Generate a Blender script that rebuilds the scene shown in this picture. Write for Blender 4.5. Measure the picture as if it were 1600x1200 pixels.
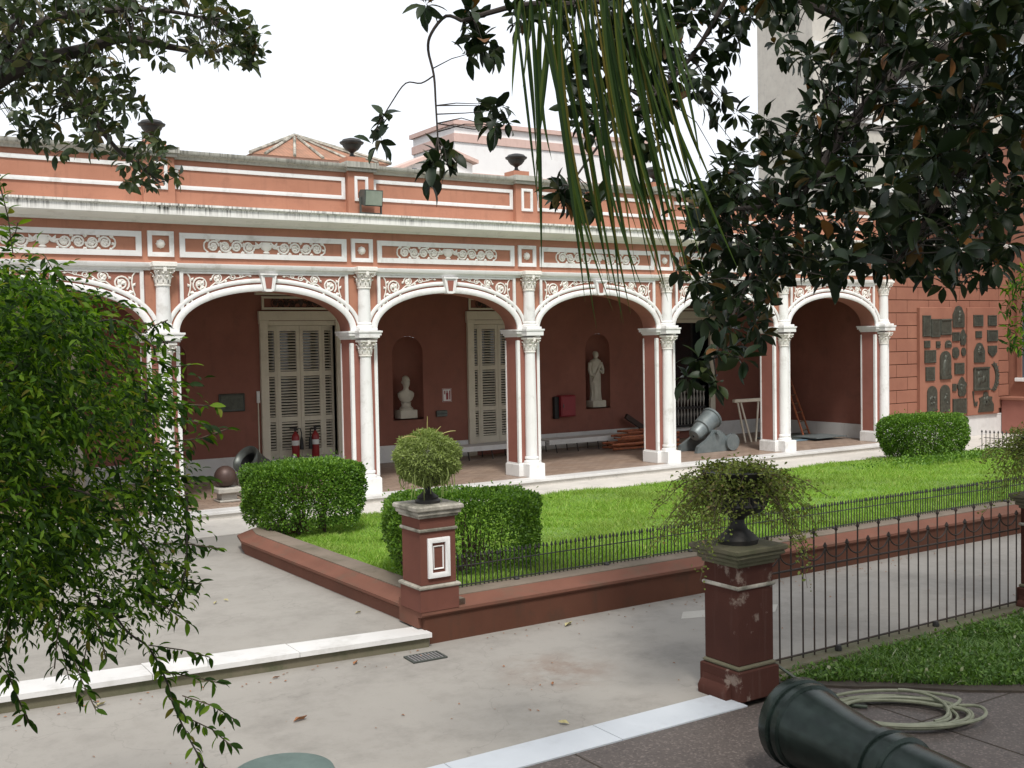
import bpy, bmesh, math, random
import numpy as np
from mathutils import Vector, Matrix
random.seed(7); RNG = np.random.default_rng(7)
for o in list(bpy.data.objects): bpy.data.objects.remove(o)
SC = bpy.context.scene
COL = SC.collection
rad = math.radians
PI = math.pi

# ------------------------------------------------------------------ camera
S = 3.4                      # arcade bay
EYE = 2.531
F_PX, YAW, PITCH, ROLL = 1689.43, .570475507, -.037915, -.01822203
def _axes():
    cy, sy = math.cos(YAW), math.sin(YAW)
    f = Vector((sy, cy, 0)); r = Vector((cy, -sy, 0)); u = Vector((0, 0, 1))
    cp, sp = math.cos(PITCH), math.sin(PITCH)
    f2 = f*cp + u*sp; u2 = u*cp - f*sp
    cr, sr = math.cos(ROLL), math.sin(ROLL)
    return r*cr + u2*sr, u2*cr - r*sr, f2
CR, CU, CF = _axes()
cam_d = bpy.data.cameras.new('camera'); cam = bpy.data.objects.new('camera', cam_d); COL.objects.link(cam)
cam_d.sensor_width = 36; cam_d.lens = F_PX/1600*36; cam_d.clip_start = .05; cam_d.clip_end = 800
cam.matrix_world = Matrix(((CR.x, CU.x, -CF.x, 0), (CR.y, CU.y, -CF.y, 0), (CR.z, CU.z, -CF.z, EYE), (0, 0, 0, 1)))
SC.camera = cam
def at(px, py, dist):
    """surveyed point: sight line of the 1600x1200 photograph at a horizontal distance in metres"""
    d = CF + CR*((px-800)/F_PX) - CU*((py-600)/F_PX)
    k = dist/math.hypot(d.x, d.y)
    return Vector((d.x*k, d.y*k, EYE + d.z*k))

# ------------------------------------------------------------------ world and sun
SUN_EL, SUN_AZ = rad(57), rad(203)   # azimuth of the sun measured from +Y clockwise: behind the camera, to the left
w = bpy.data.worlds.new('World'); SC.world = w; w.use_nodes = True
nt = w.node_tree; nt.nodes.clear()
out = nt.nodes.new('ShaderNodeOutputWorld'); bg = nt.nodes.new('ShaderNodeBackground')
sky = nt.nodes.new('ShaderNodeTexSky'); sky.sky_type = 'NISHITA'; sky.sun_disc = False
sky.sun_elevation = SUN_EL; sky.sun_rotation = SUN_AZ; sky.dust_density = 4; sky.air_density = 1.2
mx = nt.nodes.new('ShaderNodeMix'); mx.data_type = 'RGBA'; mx.inputs[0].default_value = .86   # bright cloud veil
mx.inputs[7].default_value = (8.2, 8.45, 8.9, 1)
nt.links.new(sky.outputs[0], mx.inputs[6]); nt.links.new(mx.outputs[2], bg.inputs[0])
bg.inputs[1].default_value = .1
nt.links.new(bg.outputs[0], out.inputs[0])
sd = bpy.data.lights.new('sun', 'SUN'); sd.energy = 2.3; sd.angle = rad(11); sd.color = (1, .965, .915)
sun = bpy.data.objects.new('sun', sd); COL.objects.link(sun)
sv = Vector((math.sin(SUN_AZ)*math.cos(SUN_EL), math.cos(SUN_AZ)*math.cos(SUN_EL), math.sin(SUN_EL)))
sun.rotation_euler = sv.to_track_quat('Z', 'Y').to_euler(); sun.location = (0, -5, 20)
SC.view_settings.view_transform = 'Standard'; SC.view_settings.look = 'None'
SC.view_settings.exposure = 0.58; SC.view_settings.gamma = 1
SC.view_settings.use_curve_mapping = False

# ------------------------------------------------------------------ materials
def newmat(name):
    m = bpy.data.materials.new(name); m.use_nodes = True
    n = m.node_tree; b = n.nodes['Principled BSDF']
    return m, n, b
def N(n, t, **kw):
    x = n.nodes.new(t)
    for k, v in kw.items():
        if k.startswith('i_'): x.inputs[int(k[2:])].default_value = v
        else: setattr(x, k, v)
    return x
def pos(n, scale=(1, 1, 1)):
    g = N(n, 'ShaderNodeNewGeometry'); mp = N(n, 'ShaderNodeMapping'); mp.inputs[3].default_value = scale
    n.links.new(g.outputs['Position'], mp.inputs[0]); return mp.outputs[0]
def noise(n, vec, scale, detail=4, rough=.6):
    x = N(n, 'ShaderNodeTexNoise'); x.inputs['Scale'].default_value = scale
    x.inputs['Detail'].default_value = detail; x.inputs['Roughness'].default_value = rough
    n.links.new(vec, x.inputs['Vector']); return x.outputs['Fac']
def ramp(n, fac, a, b, lo=0., hi=1.):
    r = N(n, 'ShaderNodeMapRange'); r.inputs[1].default_value = a; r.inputs[2].default_value = b
    r.inputs[3].default_value = lo; r.inputs[4].default_value = hi
    n.links.new(fac, r.inputs[0]); return r.outputs[0]
def mixc(n, fac, a, b):
    m = N(n, 'ShaderNodeMix', data_type='RGBA')
    for v, i in ((fac, 0), (a, 6), (b, 7)):
        if isinstance(v, (tuple, list)): m.inputs[i].default_value = (*v[:3], 1)
        elif isinstance(v, float): m.inputs[i].default_value = v
        else: n.links.new(v, m.inputs[i])
    return m.outputs[2]
def mul(n, a, b):
    m = N(n, 'ShaderNodeMath', operation='MULTIPLY')
    for v, i in ((a, 0), (b, 1)):
        if isinstance(v, (int, float)): m.inputs[i].default_value = v
        else: n.links.new(v, m.inputs[i])
    return m.outputs[0]
def bump(n, b, h, strength=.3, dist=.01):
    x = N(n, 'ShaderNodeBump'); x.inputs['Strength'].default_value = strength; x.inputs['Distance'].default_value = dist
    n.links.new(h, x.inputs['Height']); n.links.new(x.outputs[0], b.inputs['Normal'])
MATS = {}
def plaster(name, c1, c2, dirt=(.1, .08, .06), dirt_amt=.5, rough=.8, streak=.4, bs=.25, spec=.3, blot=(.52, .75)):
    """painted stucco: slow colour drift, weather stains and rain streaks, fine relief"""
    m, n, b = newmat(name); p = pos(n)
    c = mixc(n, ramp(n, noise(n, p, 1.3, 5), .3, .7), c1, c2)
    st = noise(n, pos(n, (9, 9, .55)), 1.0, 5, .7)
    c = mixc(n, mul(n, ramp(n, st, .55, .8), streak), c, dirt)
    bl = noise(n, p, 3.1, 8, .68)
    c = mixc(n, mul(n, ramp(n, bl, *blot), dirt_amt), c, dirt)
    n.links.new(c, b.inputs['Base Color'])
    b.inputs['Roughness'].default_value = rough; b.inputs['Specular IOR Level'].default_value = spec
    bump(n, b, noise(n, p, 60, 5), bs, .004)
    MATS[name] = m; return m
def simple(name, c1, c2=None, scale=8, rough=.6, metal=0, bs=0., bscale=40, spec=.5, coat=0):
    m, n, b = newmat(name); p = pos(n)
    c = mixc(n, ramp(n, noise(n, p, scale, 6, .65), .32, .68), c1, c2 or tuple(v*.8 for v in c1))
    n.links.new(c, b.inputs['Base Color'])
    b.inputs['Roughness'].default_value = rough; b.inputs['Metallic'].default_value = metal
    b.inputs['Specular IOR Level'].default_value = spec; b.inputs['Coat Weight'].default_value = coat
    if bs: bump(n, b, noise(n, p, bscale, 5), bs, .006)
    MATS[name] = m; return m
plaster('spandrel_red', (.34, .155, .112), (.29, .125, .09), (.17, .085, .06), .35, streak=.3)
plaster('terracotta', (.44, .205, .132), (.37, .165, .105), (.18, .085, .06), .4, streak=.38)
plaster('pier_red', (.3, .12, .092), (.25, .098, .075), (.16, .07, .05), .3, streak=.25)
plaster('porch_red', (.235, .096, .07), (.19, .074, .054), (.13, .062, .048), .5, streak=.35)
plaster('rust_block', (.3, .135, .088), (.24, .1, .066), (.18, .08, .06), .35, streak=.25)
plaster('plinth_red', (.104, .045, .029), (.08, .034, .022), (.045, .036, .026), .55, streak=.45, rough=.95, spec=.12)
plaster('coping_red', (.18, .08, .055), (.13, .06, .042), (.1, .085, .06), .6, streak=.1, rough=.92, spec=.15)
plaster('trim_white', (.78, .775, .76), (.7, .695, .675), (.32, .29, .24), .42, blot=(.54, .7), streak=.26, bs=.12)
plaster('ornament_white', (.82, .8, .75), (.74, .71, .65), (.35, .3, .24), .25, streak=.1, bs=.1)
plaster('cream', (.6, .55, .45), (.53, .48, .39), (.2, .17, .13), .3, streak=.2, bs=.1)
plaster('skirting', (.62, .61, .59), (.52, .51, .5), (.3, .28, .25), .4, streak=.3, bs=.1)
plaster('capstone', (.5, .47, .4), (.34, .31, .26), (.07, .07, .05), .8, streak=.5, blot=(.42, .62))
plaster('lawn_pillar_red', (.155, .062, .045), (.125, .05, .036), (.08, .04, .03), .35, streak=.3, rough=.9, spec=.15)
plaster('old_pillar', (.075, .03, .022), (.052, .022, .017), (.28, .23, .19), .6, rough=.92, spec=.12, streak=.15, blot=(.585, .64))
plaster('patch_concrete', (.42, .4, .36), (.36, .34, .3), (.25, .24, .21), .6, streak=0)
plaster('moss_stone', (.15, .13, .09), (.09, .09, .05), (.04, .06, .02), .8, streak=.3, bs=.6)
plaster('moss_top', (.2, .16, .125), (.14, .115, .085), (.06, .06, .035), .6, streak=0, bs=.5)
plaster('grey_wall', (.52, .49, .43), (.45, .42, .37), (.25, .24, .23), .4, streak=.4)
plaster('far_white', (.75, .74, .72), (.7, .69, .68), (.5, .45, .42), .3, streak=.2)
plaster('far_pink', (.58, .42, .37), (.52, .37, .32), (.3, .2, .15), .3)
plaster('marble_shaded', (.5, .53, .56), (.4, .43, .46), (.25, .25, .25), .4, rough=.4, streak=0, bs=.05, spec=.5)  # threshold marble: its shade put into the colour, cooler and darker than the step
plaster('marble', (.66, .65, .63), (.55, .54, .52), (.34, .32, .28), .55, rough=.45, streak=0, bs=.05, spec=.5)
def cornice_mat(name, c1, c2, z0, z1):
    """old white cornice: black rain runs that start at its upper edge and stop at random lengths"""
    m, n, b = newmat(name); p = pos(n)
    base = mixc(n, ramp(n, noise(n, p, 2, 5), .3, .7), c1, c2)
    run = noise(n, pos(n, (26, 26, .25)), 1., 4, .75)
    clus = noise(n, pos(n, (1.1, 1.1, .1)), 1., 3, .5)
    sep = N(n, 'ShaderNodeSeparateXYZ'); g = N(n, 'ShaderNodeNewGeometry'); n.links.new(g.outputs['Position'], sep.inputs[0])
    hi = ramp(n, sep.outputs[2], z0, z1)
    f = mul(n, mul(n, ramp(n, run, .47, .6), ramp(n, clus, .35, .62, .12, 1.)), hi)
    c = mixc(n, f, base, (.05, .048, .04))
    c = mixc(n, mul(n, ramp(n, noise(n, p, 5, 8, .7), .55, .75), .35), c, (.28, .27, .22))
    n.links.new(c, b.inputs['Base Color']); b.inputs['Roughness'].default_value = .85
    bump(n, b, noise(n, p, 40, 6), .3, .006); MATS[name] = m
cornice_mat('cornice', (.8, .79, .75), (.73, .72, .68), 4.57, 4.68)
cornice_mat('coping', (.46, .45, .4), (.33, .32, .28), 5.45, 5.63)
simple('iron', (.012, .013, .014), (.03, .026, .022), 14, .55, 0, .2)
simple('rust_iron', (.05, .03, .02), (.02, .017, .015), 9, .7, 0, .2)
simple('bronze_dark', (.045, .052, .05), (.08, .085, .075), 5, .42, .55, .15, 30)
simple('bronze_plaque', (.045, .046, .036), (.085, .09, .07), 14, .5, .35, .9, 26)
simple('bronze_plaque_pale', (.13,.18,.16), (.09,.13,.115), 6, .6, .1, .2)
simple('bronze_green', (.007, .013, .011), (.022, .035, .029), 9, .26, .5, .12, 18, coat=.0)
simple('bronze_blue', (.12, .145, .15), (.2, .225, .225), 5, .45, .3, .15, 30)
simple('rust_ball', (.085, .05, .04), (.06, .036, .03), 6, .5, .3, .1)
simple('stone_grey', (.42, .4, .35), (.3, .28, .25), 6, .85, 0, .3)
simple('statue_stone', (.5, .47, .4), (.38, .35, .29), 4, .75, 0, .15)
simple('red_paint', (.26, .012, .014), (.2, .01, .012), 5, .35)
simple('red_box', (.22, .014, .022), (.18, .012, .018), 3, .5)
simple('black_rubber', (.012, .012, .012), None, 5, .6)
simple('label_white', (.7, .7, .68), None, 5, .6)
simple('orange_steel', (.42, .13, .05), (.2, .06, .03), 12, .65, 0, .1)
simple('wood_old', (.2, .12, .06), (.13, .08, .045), 12, .8, 0, .2)
simple('wood_dark', (.05, .028, .022), None, 8, .75)
simple('blue_sheet', (.09, .15, .2), (.2, .28, .32), 3, .5)
simple('hose_green', (.22, .23, .16), (.13, .14, .09), 10, .5)
simple('hose_dark', (.06, .08, .055), (.04, .05, .035), 10, .5)
simple('glass_dark', (.012, .014, .016), None, 2, .12, 0, 0, spec=.8)
simple('window_glass', (.1, .13, .16), (.06, .08, .1), .4, .1, spec=.8)
simple('grate_iron', (.2, .2, .19), (.14, .13, .13), 9, .6)
simple('grey_metal', (.1, .11, .1), (.06, .07, .06), 8, .5, .3)
simple('lamp_glass', (.28, .32, .26), (.2, .24, .19), 4, .2, spec=.7)
simple('bark', (.045, .035, .028), (.025, .02, .016), 18, .9, 0, .6, 30)
simple('twig', (.08, .055, .035), (.05, .035, .022), 18, .85)
simple('soil', (.055, .042, .03), (.03, .024, .018), 10, .95, 0, .8, 30)
simple('dead_leaf', (.3, .13, .05), (.2, .08, .03), 30, .7)
simple('pale_leaf', (.42, .38, .2), (.3, .26, .12), 30, .7)
simple('aerial_stalk', (.4, .36, .12), None, 20, .7)
def concrete(name, c1, c2, c3):
    m, n, b = newmat(name); p = pos(n)
    c = mixc(n, ramp(n, noise(n, p, .55, 6, .6), .3, .7), c1, c2)
    c = mixc(n, mul(n, ramp(n, noise(n, p, 2.2, 8, .7), .48, .72), .6), c, c3)
    c = mixc(n, mul(n, ramp(n, noise(n, p, .9, 9, .75), .5, .62), .35), c, tuple(v*.72 for v in c3))
    c = mixc(n, mul(n, ramp(n, noise(n, p, 16, 6, .7), .45, .7), .28), c, tuple(v*1.5 for v in c3))
    vd = N(n, 'ShaderNodeVectorMath', operation='DISTANCE'); n.links.new(p, vd.inputs[0]); vd.inputs[1].default_value = (5.2, 7.45, -.25)
    c = mixc(n, mul(n, mul(n, ramp(n, vd.outputs['Value'], .62, .1), ramp(n, noise(n, p, 3.5, 6, .7), .38, .6)), .75), c, (.17, .115, .085))
    v = N(n, 'ShaderNodeTexVoronoi', feature='DISTANCE_TO_EDGE'); v.inputs['Scale'].default_value = .42
    wv = N(n, 'ShaderNodeVectorMath', operation='ADD'); nn = N(n, 'ShaderNodeTexNoise'); nn.inputs['Scale'].default_value = 1.6; nn.inputs['Detail'].default_value = 6
    n.links.new(p, nn.inputs['Vector']); n.links.new(p, wv.inputs[0]); n.links.new(nn.outputs['Color'], wv.inputs[1]); n.links.new(wv.outputs[0], v.inputs['Vector'])
    cr = ramp(n, v.outputs['Distance'], .0, .0035, .26, 0.)
    c = mixc(n, cr, c, (.1, .09, .08))
    sp = noise(n, p, 55, 3, .5)
    c = mixc(n, ramp(n, sp, .66, .74, 0., .35), c, (.12, .11, .1))
    n.links.new(c, b.inputs['Base Color']); b.inputs['Roughness'].default_value = .85; b.inputs['Specular IOR Level'].default_value = .3
    bump(n, b, noise(n, p, 70, 6, .7), .3, .004); MATS[name] = m
concrete('concrete', (.29, .272, .242), (.25, .234, .21), (.19, .176, .155))
concrete('patio_concrete', (.3, .282, .252), (.255, .24, .215), (.2, .186, .165))
concrete('walk_concrete', (.56, .53, .48), (.5, .47, .43), (.42, .4, .36))
def terrazzo():
    m, n, b = newmat('terrazzo'); p = pos(n)
    c = mixc(n, ramp(n, noise(n, p, .9, 5), .3, .7), (.08, .065, .056), (.056, .045, .04))
    v = N(n, 'ShaderNodeTexVoronoi'); v.inputs['Scale'].default_value = 75; n.links.new(p, v.inputs['Vector'])
    sx = N(n, 'ShaderNodeSeparateColor'); n.links.new(v.outputs['Color'], sx.inputs[0])
    c = mixc(n, ramp(n, sx.outputs[0], .7, 1., 0., .5), c, (.22, .18, .16))
    c = mixc(n, ramp(n, sx.outputs[1], .8, 1., 0., .5), c, (.02, .016, .016))
    n.links.new(c, b.inputs['Base Color']); b.inputs['Roughness'].default_value = .6
    bump(n, b, noise(n, p, 90, 4), .25, .003); MATS['terrazzo'] = m
terrazzo()
def floor_tile():
    m, n, b = newmat('floor_tile'); p = pos(n)
    br = N(n, 'ShaderNodeTexBrick'); n.links.new(p, br.inputs['Vector']); br.inputs['Scale'].default_value = 1
    br.inputs['Brick Width'].default_value = .24; br.inputs['Row Height'].default_value = .12; br.inputs['Mortar Size'].default_value = .006
    br.inputs['Color1'].default_value = (.24, .17, .125, 1); br.inputs['Color2'].default_value = (.35, .26, .2, 1); br.inputs['Mortar'].default_value = (.1, .07, .055, 1)
    c = mixc(n, mul(n, ramp(n, noise(n, p, 1.6, 6), .4, .7), .5), br.outputs[0], (.24, .19, .16))
    n.links.new(c, b.inputs['Base Color']); b.inputs['Roughness'].default_value = .5; MATS['floor_tile'] = m
floor_tile()
def rooftile():
    m, n, b = newmat('roof_tile'); p = pos(n)
    c = mixc(n, ramp(n, noise(n, p, 2.5, 8, .7), .35, .65), (.42, .2, .12), (.24, .13, .08))
    wv = N(n, 'ShaderNodeTexWave'); wv.inputs['Scale'].default_value = 3; n.links.new(p, wv.inputs[0])
    c = mixc(n, mul(n, wv.outputs['Fac'], .35), c, (.15, .08, .05))
    n.links.new(c, b.inputs['Base Color']); b.inputs['Roughness'].default_value = .9; MATS['roof_tile'] = m
rooftile()
def leafmat(name, cols, rough=.5, trans=.3, tcol=None, spec=.4, patch=None):
    """cols: list of (position, colour); one colour drawn per leaf"""
    m, n, b = newmat(name)
    g = N(n, 'ShaderNodeNewGeometry'); oi = N(n, 'ShaderNodeObjectInfo')
    a = N(n, 'ShaderNodeMath', operation='ADD'); n.links.new(g.outputs['Random Per Island'], a.inputs[0]); n.links.new(oi.outputs['Random'], a.inputs[1])
    fr = N(n, 'ShaderNodeMath', operation='FRACT'); n.links.new(a.outputs[0], fr.inputs[0])
    r = N(n, 'ShaderNodeValToRGB'); el = r.color_ramp.elements
    el[0].position = cols[0][0]; el[0].color = (*cols[0][1], 1); el[1].position = cols[-1][0]; el[1].color = (*cols[-1][1], 1)
    for p_, c_ in cols[1:-1]:
        e = el.new(p_); e.color = (*c_, 1)
    n.links.new(fr.outputs[0], r.inputs[0])
    cc = r.outputs[0]
    if patch:
        cc = mixc(n, ramp(n, noise(n, pos(n), 1.1, 5, .7), .55, .78, 0., .35), cc, patch); cc = mixc(n, ramp(n, noise(n, pos(n), .5, 3, .6), .48, .66, 0., .4), cc, tuple(v*.45 for v in patch))
    n.links.new(cc, b.inputs['Base Color']); b.inputs['Roughness'].default_value = rough; b.inputs['Specular IOR Level'].default_value = spec
    t = N(n, 'ShaderNodeBsdfTranslucent'); ms = N(n, 'ShaderNodeMixShader'); ms.inputs[0].default_value = trans
    tc = N(n, 'ShaderNodeMix', data_type='RGBA', blend_type='MULTIPLY'); tc.inputs[0].default_value = 1.
    n.links.new(cc, tc.inputs[6]); tc.inputs[7].default_value = (*(tcol or (1.6, 1.7, .7)), 1)
    n.links.new(tc.outputs[2], t.inputs[0])
    n.links.new(b.outputs[0], ms.inputs[1]); n.links.new(t.outputs[0], ms.inputs[2])
    n.links.new(ms.outputs[0], n.nodes['Material Output'].inputs[0]); MATS[name] = m
leafmat('magnolia', [(0, (.007, .015, .006)), (.45, (.011, .022, .008)), (.8, (.02, .034, .011)), (.96, (.036, .044, .012)), (.985, (.12, .055, .018)), (1, (.16, .07, .02))], .45, .12, (1.3, 1.5, .5), .2)
leafmat('magnolia_far', [(0, (.02, .034, .014)), (.5, (.032, .052, .017)), (.9, (.065, .08, .024)), (1, (.11, .075, .022))], .42, .2, (1.4, 1.6, .6), .35)
leafmat('vine', [(0, (.01, .026, .005)), (.4, (.024, .058, .006)), (.72, (.058, .122, .008)), (.95, (.125, .205, .015)), (1, (.15, .12, .03))], .65, .42, (1.6, 1.8, .5), .18)
leafmat('palm', [(0, (.008, .022, .005)), (.5, (.018, .042, .007)), (.85, (.05, .08, .011)), (1, (.12, .09, .02))], .6, .3, (1.6, 1.6, .5), .15)
leafmat('box_leaf', [(0, (.045, .105, .012)), (.5, (.09, .19, .018)), (1, (.17, .3, .03))], .5, .2, (1.5, 1.7, .5))
leafmat('lawn_blade', [(0, (.155, .27, .035)), (.5, (.215, .37, .045)), (.88, (.275, .44, .06)), (1, (.4, .42, .13))], .6, .3, (1.4, 1.5, .5), .4, (.32, .37, .09))
leafmat('bed_blade', [(0, (.05, .11, .02)), (.5, (.085, .17, .028)), (.94, (.14, .24, .045)), (1, (.36, .37, .26))], .5, .25, (1.4, 1.5, .5))
leafmat('fern', [(0, (.14, .18, .05)), (.5, (.21, .27, .075)), (1, (.28, .34, .11))], .7, .3, (1.4, 1.5, .6))
leafmat('urn_leaf', [(0, (.09, .11, .025)), (.6, (.16, .21, .04)), (.9, (.22, .25, .06)), (1, (.19, .13, .06))], .6, .3, (1.4, 1.5, .5))
m_, n_, b_ = newmat('lawn_soil'); p_ = pos(n_)
n_.links.new(mixc(n_, ramp(n_, noise(n_, p_, 2.5, 6), .3, .7), (.15, .25, .045), (.11, .18, .04)), b_.inputs['Base Color']); b_.inputs['Roughness'].default_value = .9; MATS['lawn_soil'] = m_

# ------------------------------------------------------------------ mesh helpers
def tag(o, label=None, cat=None, group=None, kind=None):
    if label: o['label'] = label
    if cat: o['category'] = cat
    if group: o['group'] = group
    if kind: o['kind'] = kind
    return o
def empty(name, loc=(0, 0, 0), label=None, cat=None, group=None):
    o = bpy.data.objects.new(name, None); o.location = loc; o.empty_display_size = .2; COL.objects.link(o)
    tag(o, label, cat, group); o.matrix_world = Matrix.Translation(loc); return o
def link(name, me, parent=None, loc=None, rz=0., mat=None):
    o = bpy.data.objects.new(name, me); COL.objects.link(o)
    if loc is not None: o.location = loc
    if rz: o.rotation_euler.z = rz
    if mat is not None and not me.materials: me.materials.append(MATS[mat])
    if parent is not None: o.parent = parent
    return o
class MB:
    def __init__(s): s.v = []; s.f = []; s.sm = []
    def add(s, vs, fs, sm=False):
        b = len(s.v); s.v += [tuple(v) for v in vs]
        for f in fs: s.f.append([b+i for i in f]); s.sm.append(sm)
    def box(s, x0, x1, y0, y1, z0, z1, bev=0.):
        if bev:
            e = bev
            v = []
            for z, i in ((z0, e), (z0+e, 0), (z1-e, 0), (z1, e)):
                v += [(x0+i, y0+i, z), (x1-i, y0+i, z), (x1-i, y1-i, z), (x0+i, y1-i, z)]
            f = [(3, 2, 1, 0), (12, 13, 14, 15)]
            for k in range(3):
                for j in range(4): f.append((4*k+j, 4*k+(j+1) % 4, 4*k+4+(j+1) % 4, 4*k+4+j))
            s.add(v, f); return s
        s.add([(x0, y0, z0), (x1, y0, z0), (x1, y1, z0), (x0, y1, z0), (x0, y0, z1), (x1, y0, z1), (x1, y1, z1), (x0, y1, z1)],
              [(3, 2, 1, 0), (4, 5, 6, 7), (0, 1, 5, 4), (1, 2, 6, 5), (2, 3, 7, 6), (3, 0, 4, 7)]); return s
    def lathe(s, prof, c=(0, 0, 0), seg=20, sy=1., cap=True):
        n = len(prof); v = []
        for r, z in prof:
            for k in range(seg):
                a = 2*PI*k/seg; v.append((c[0]+r*math.cos(a), c[1]+r*sy*math.sin(a), c[2]+z))
        f = []
        for i in range(n-1):
            for k in range(seg): f.append((i*seg+k, i*seg+(k+1) % seg, (i+1)*seg+(k+1) % seg, (i+1)*seg+k))
        s.add(v, f, True)
        if cap:
            s.add([], [])
            b = len(s.v)-n*seg
            s.f.append([b+k for k in reversed(range(seg))]); s.sm.append(False)
            s.f.append([b+(n-1)*seg+k for k in range(seg)]); s.sm.append(False)
        return s
    def loft(s, rings, seg=16):
        """rings: (cx,cy,z,rx,ry)"""
        v = []
        for cx, cy, z, rx, ry in rings:
            for k in range(seg):
                a = 2*PI*k/seg; v.append((cx+rx*math.cos(a), cy+ry*math.sin(a), z))
        f = []; n = len(rings)
        for i in range(n-1):
            for k in range(seg): f.append((i*seg+k, i*seg+(k+1) % seg, (i+1)*seg+(k+1) % seg, (i+1)*seg+k))
        f.append(tuple(reversed(range(seg)))); f.append(tuple((n-1)*seg+k for k in range(seg)))
        s.add(v, f, True); return s
    def tube(s, pts, r, seg=6, closed=False):
        pts = [Vector(p) for p in pts]; n = len(pts)
        rs = r if isinstance(r, (list, tuple)) else [r]*n
        v = []; up = None
        for i, p in enumerate(pts):
            t = (pts[min(i+1, n-1)]-pts[max(i-1, 0)]) if not closed else (pts[(i+1) % n]-pts[i-1])
            if t.length < 1e-9: t = Vector((0, 0, 1))
            t.normalize()
            if up is None: up = Vector((0, 0, 1)) if abs(t.z) < .9 else Vector((1, 0, 0))
            a = t.cross(up)
            if a.length < 1e-6: a = t.cross(Vector((.3, 1, .2)))
            a.normalize(); b = a.cross(t).normalized(); up = b
            for k in range(seg):
                q = 2*PI*k/seg; v.append(p + a*(math.cos(q)*rs[i]) + b*(math.sin(q)*rs[i]))
        f = []
        for i in range(n if closed else n-1):
            j = (i+1) % n
            for k in range(seg): f.append((i*seg+k, i*seg+(k+1) % seg, j*seg+(k+1) % seg, j*seg+k))
        if not closed: f.append(tuple(reversed(range(seg)))); f.append(tuple((n-1)*seg+k for k in range(seg)))
        s.add(v, f, True); return s
    def prism_y(s, poly, y0, y1):
        """poly in (x,z) extruded along y"""
        n = len(poly)
        v = [(x, y0, z) for x, z in poly] + [(x, y1, z) for x, z in poly]
        f = [tuple(range(n)), tuple(reversed(range(n, 2*n)))]
        for k in range(n): f.append((k, n+k, n+(k+1) % n, (k+1) % n))
        s.add(v, f); return s
    def prism_x(s, poly, x0, x1):
        """poly in (y,z) extruded along x"""
        n = len(poly)
        v = [(x0, y, z) for y, z in poly] + [(x1, y, z) for y, z in poly]
        f = [tuple(range(n)), tuple(reversed(range(n, 2*n)))]
        for k in range(n): f.append((k, n+k, n+(k+1) % n, (k+1) % n))
        s.add(v, f); return s
    def prism_z(s, poly, z0, z1):
        n = len(poly)
        v = [(x, y, z0) for x, y in poly] + [(x, y, z1) for x, y in poly]
        f = [tuple(reversed(range(n))), tuple(range(n, 2*n))]
        for k in range(n): f.append((k, (k+1) % n, n+(k+1) % n, n+k))
        s.add(v, f); return s
    def frame(s, x0, x1, z0, z1, wd, y0, y1):
        """rectangular picture frame in the XZ plane, mitred as one ring"""
        o = [(x0, z0), (x1, z0), (x1, z1), (x0, z1)]; i = [(x0+wd, z0+wd), (x1-wd, z0+wd), (x1-wd, z1-wd), (x0+wd, z1-wd)]
        h = wd*.3
        m = [(x0+h, z0+h), (x1-h, z0+h), (x1-h, z1-h), (x0+h, z1-h)]
        v = [(x, y1, z) for x, z in o] + [(x, y0+.006, z) for x, z in o] + [(x, y0, z) for x, z in m] + [(x, y0+.01, z) for x, z in i] + [(x, y1, z) for x, z in i]
        f = []
        for r in range(4):
            for k in range(4): f.append((4*r+k, 4*r+(k+1) % 4, 4*r+4+(k+1) % 4, 4*r+4+k))
        s.add(v, f); return s
    def mesh(s, name='mesh'):
        me = bpy.data.meshes.new(name); me.from_pydata(s.v, [], s.f); me.polygons.foreach_set('use_smooth', s.sm)
        bm = bmesh.new(); bm.from_mesh(me); bmesh.ops.recalc_face_normals(bm, faces=bm.faces); bm.to_mesh(me); bm.free()
        me.set_sharp_from_angle(angle=rad(42)); me.update(); return me
    def build(s, name, mat, parent=None, loc=None, rz=0.):
        me = s.mesh(name); me.materials.append(MATS[mat])
        if parent is not None and loc is None:
            w = parent.matrix_world.translation if parent.parent is None else Vector((0, 0, 0))
            me.transform(Matrix.Translation(-ORIGIN(parent)))
        return link(name, me, parent, loc, rz)
def ORIGIN(o):
    v = Vector((0, 0, 0))
    while o is not None: v += Vector(o.location); o = o.parent
    return v
def fastmesh(name, V, Fq, mat, parent=None, smooth=False):
    """numpy: V (n,3), Fq (m,k)"""
    V = np.asarray(V, np.float32); Fq = np.asarray(Fq, np.int32); k = Fq.shape[1]
    if parent is not None: V = V - np.array(ORIGIN(parent), np.float32)
    me = bpy.data.meshes.new(name); me.vertices.add(len(V)); me.vertices.foreach_set('co', V.ravel())
    me.loops.add(Fq.size); me.loops.foreach_set('vertex_index', Fq.ravel())
    me.polygons.add(len(Fq)); me.polygons.foreach_set('loop_start', np.arange(0, Fq.size, k, dtype=np.int32))
    me.update(calc_edges=True); me.validate()
    if smooth: me.polygons.foreach_set('use_smooth', [True]*len(Fq))
    me.materials.append(MATS[mat]); return link(name, me, parent)
def frames(D_, roll=None):
    """unit vectors (n,3) -> side, normal"""
    D_ = D_/np.linalg.norm(D_, axis=1, keepdims=True)
    a = np.cross(D_, np.array([0, 0, 1.])); l = np.linalg.norm(a, axis=1, keepdims=True)
    a = np.where(l < 1e-3, np.array([1., 0, 0]), a/np.maximum(l, 1e-6)); nrm = np.cross(a, D_)
    if roll is not None:
        c, s_ = np.cos(roll)[:, None], np.sin(roll)[:, None]
        a, nrm = a*c+nrm*s_, nrm*c-a*s_
    return D_, a, nrm
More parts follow.
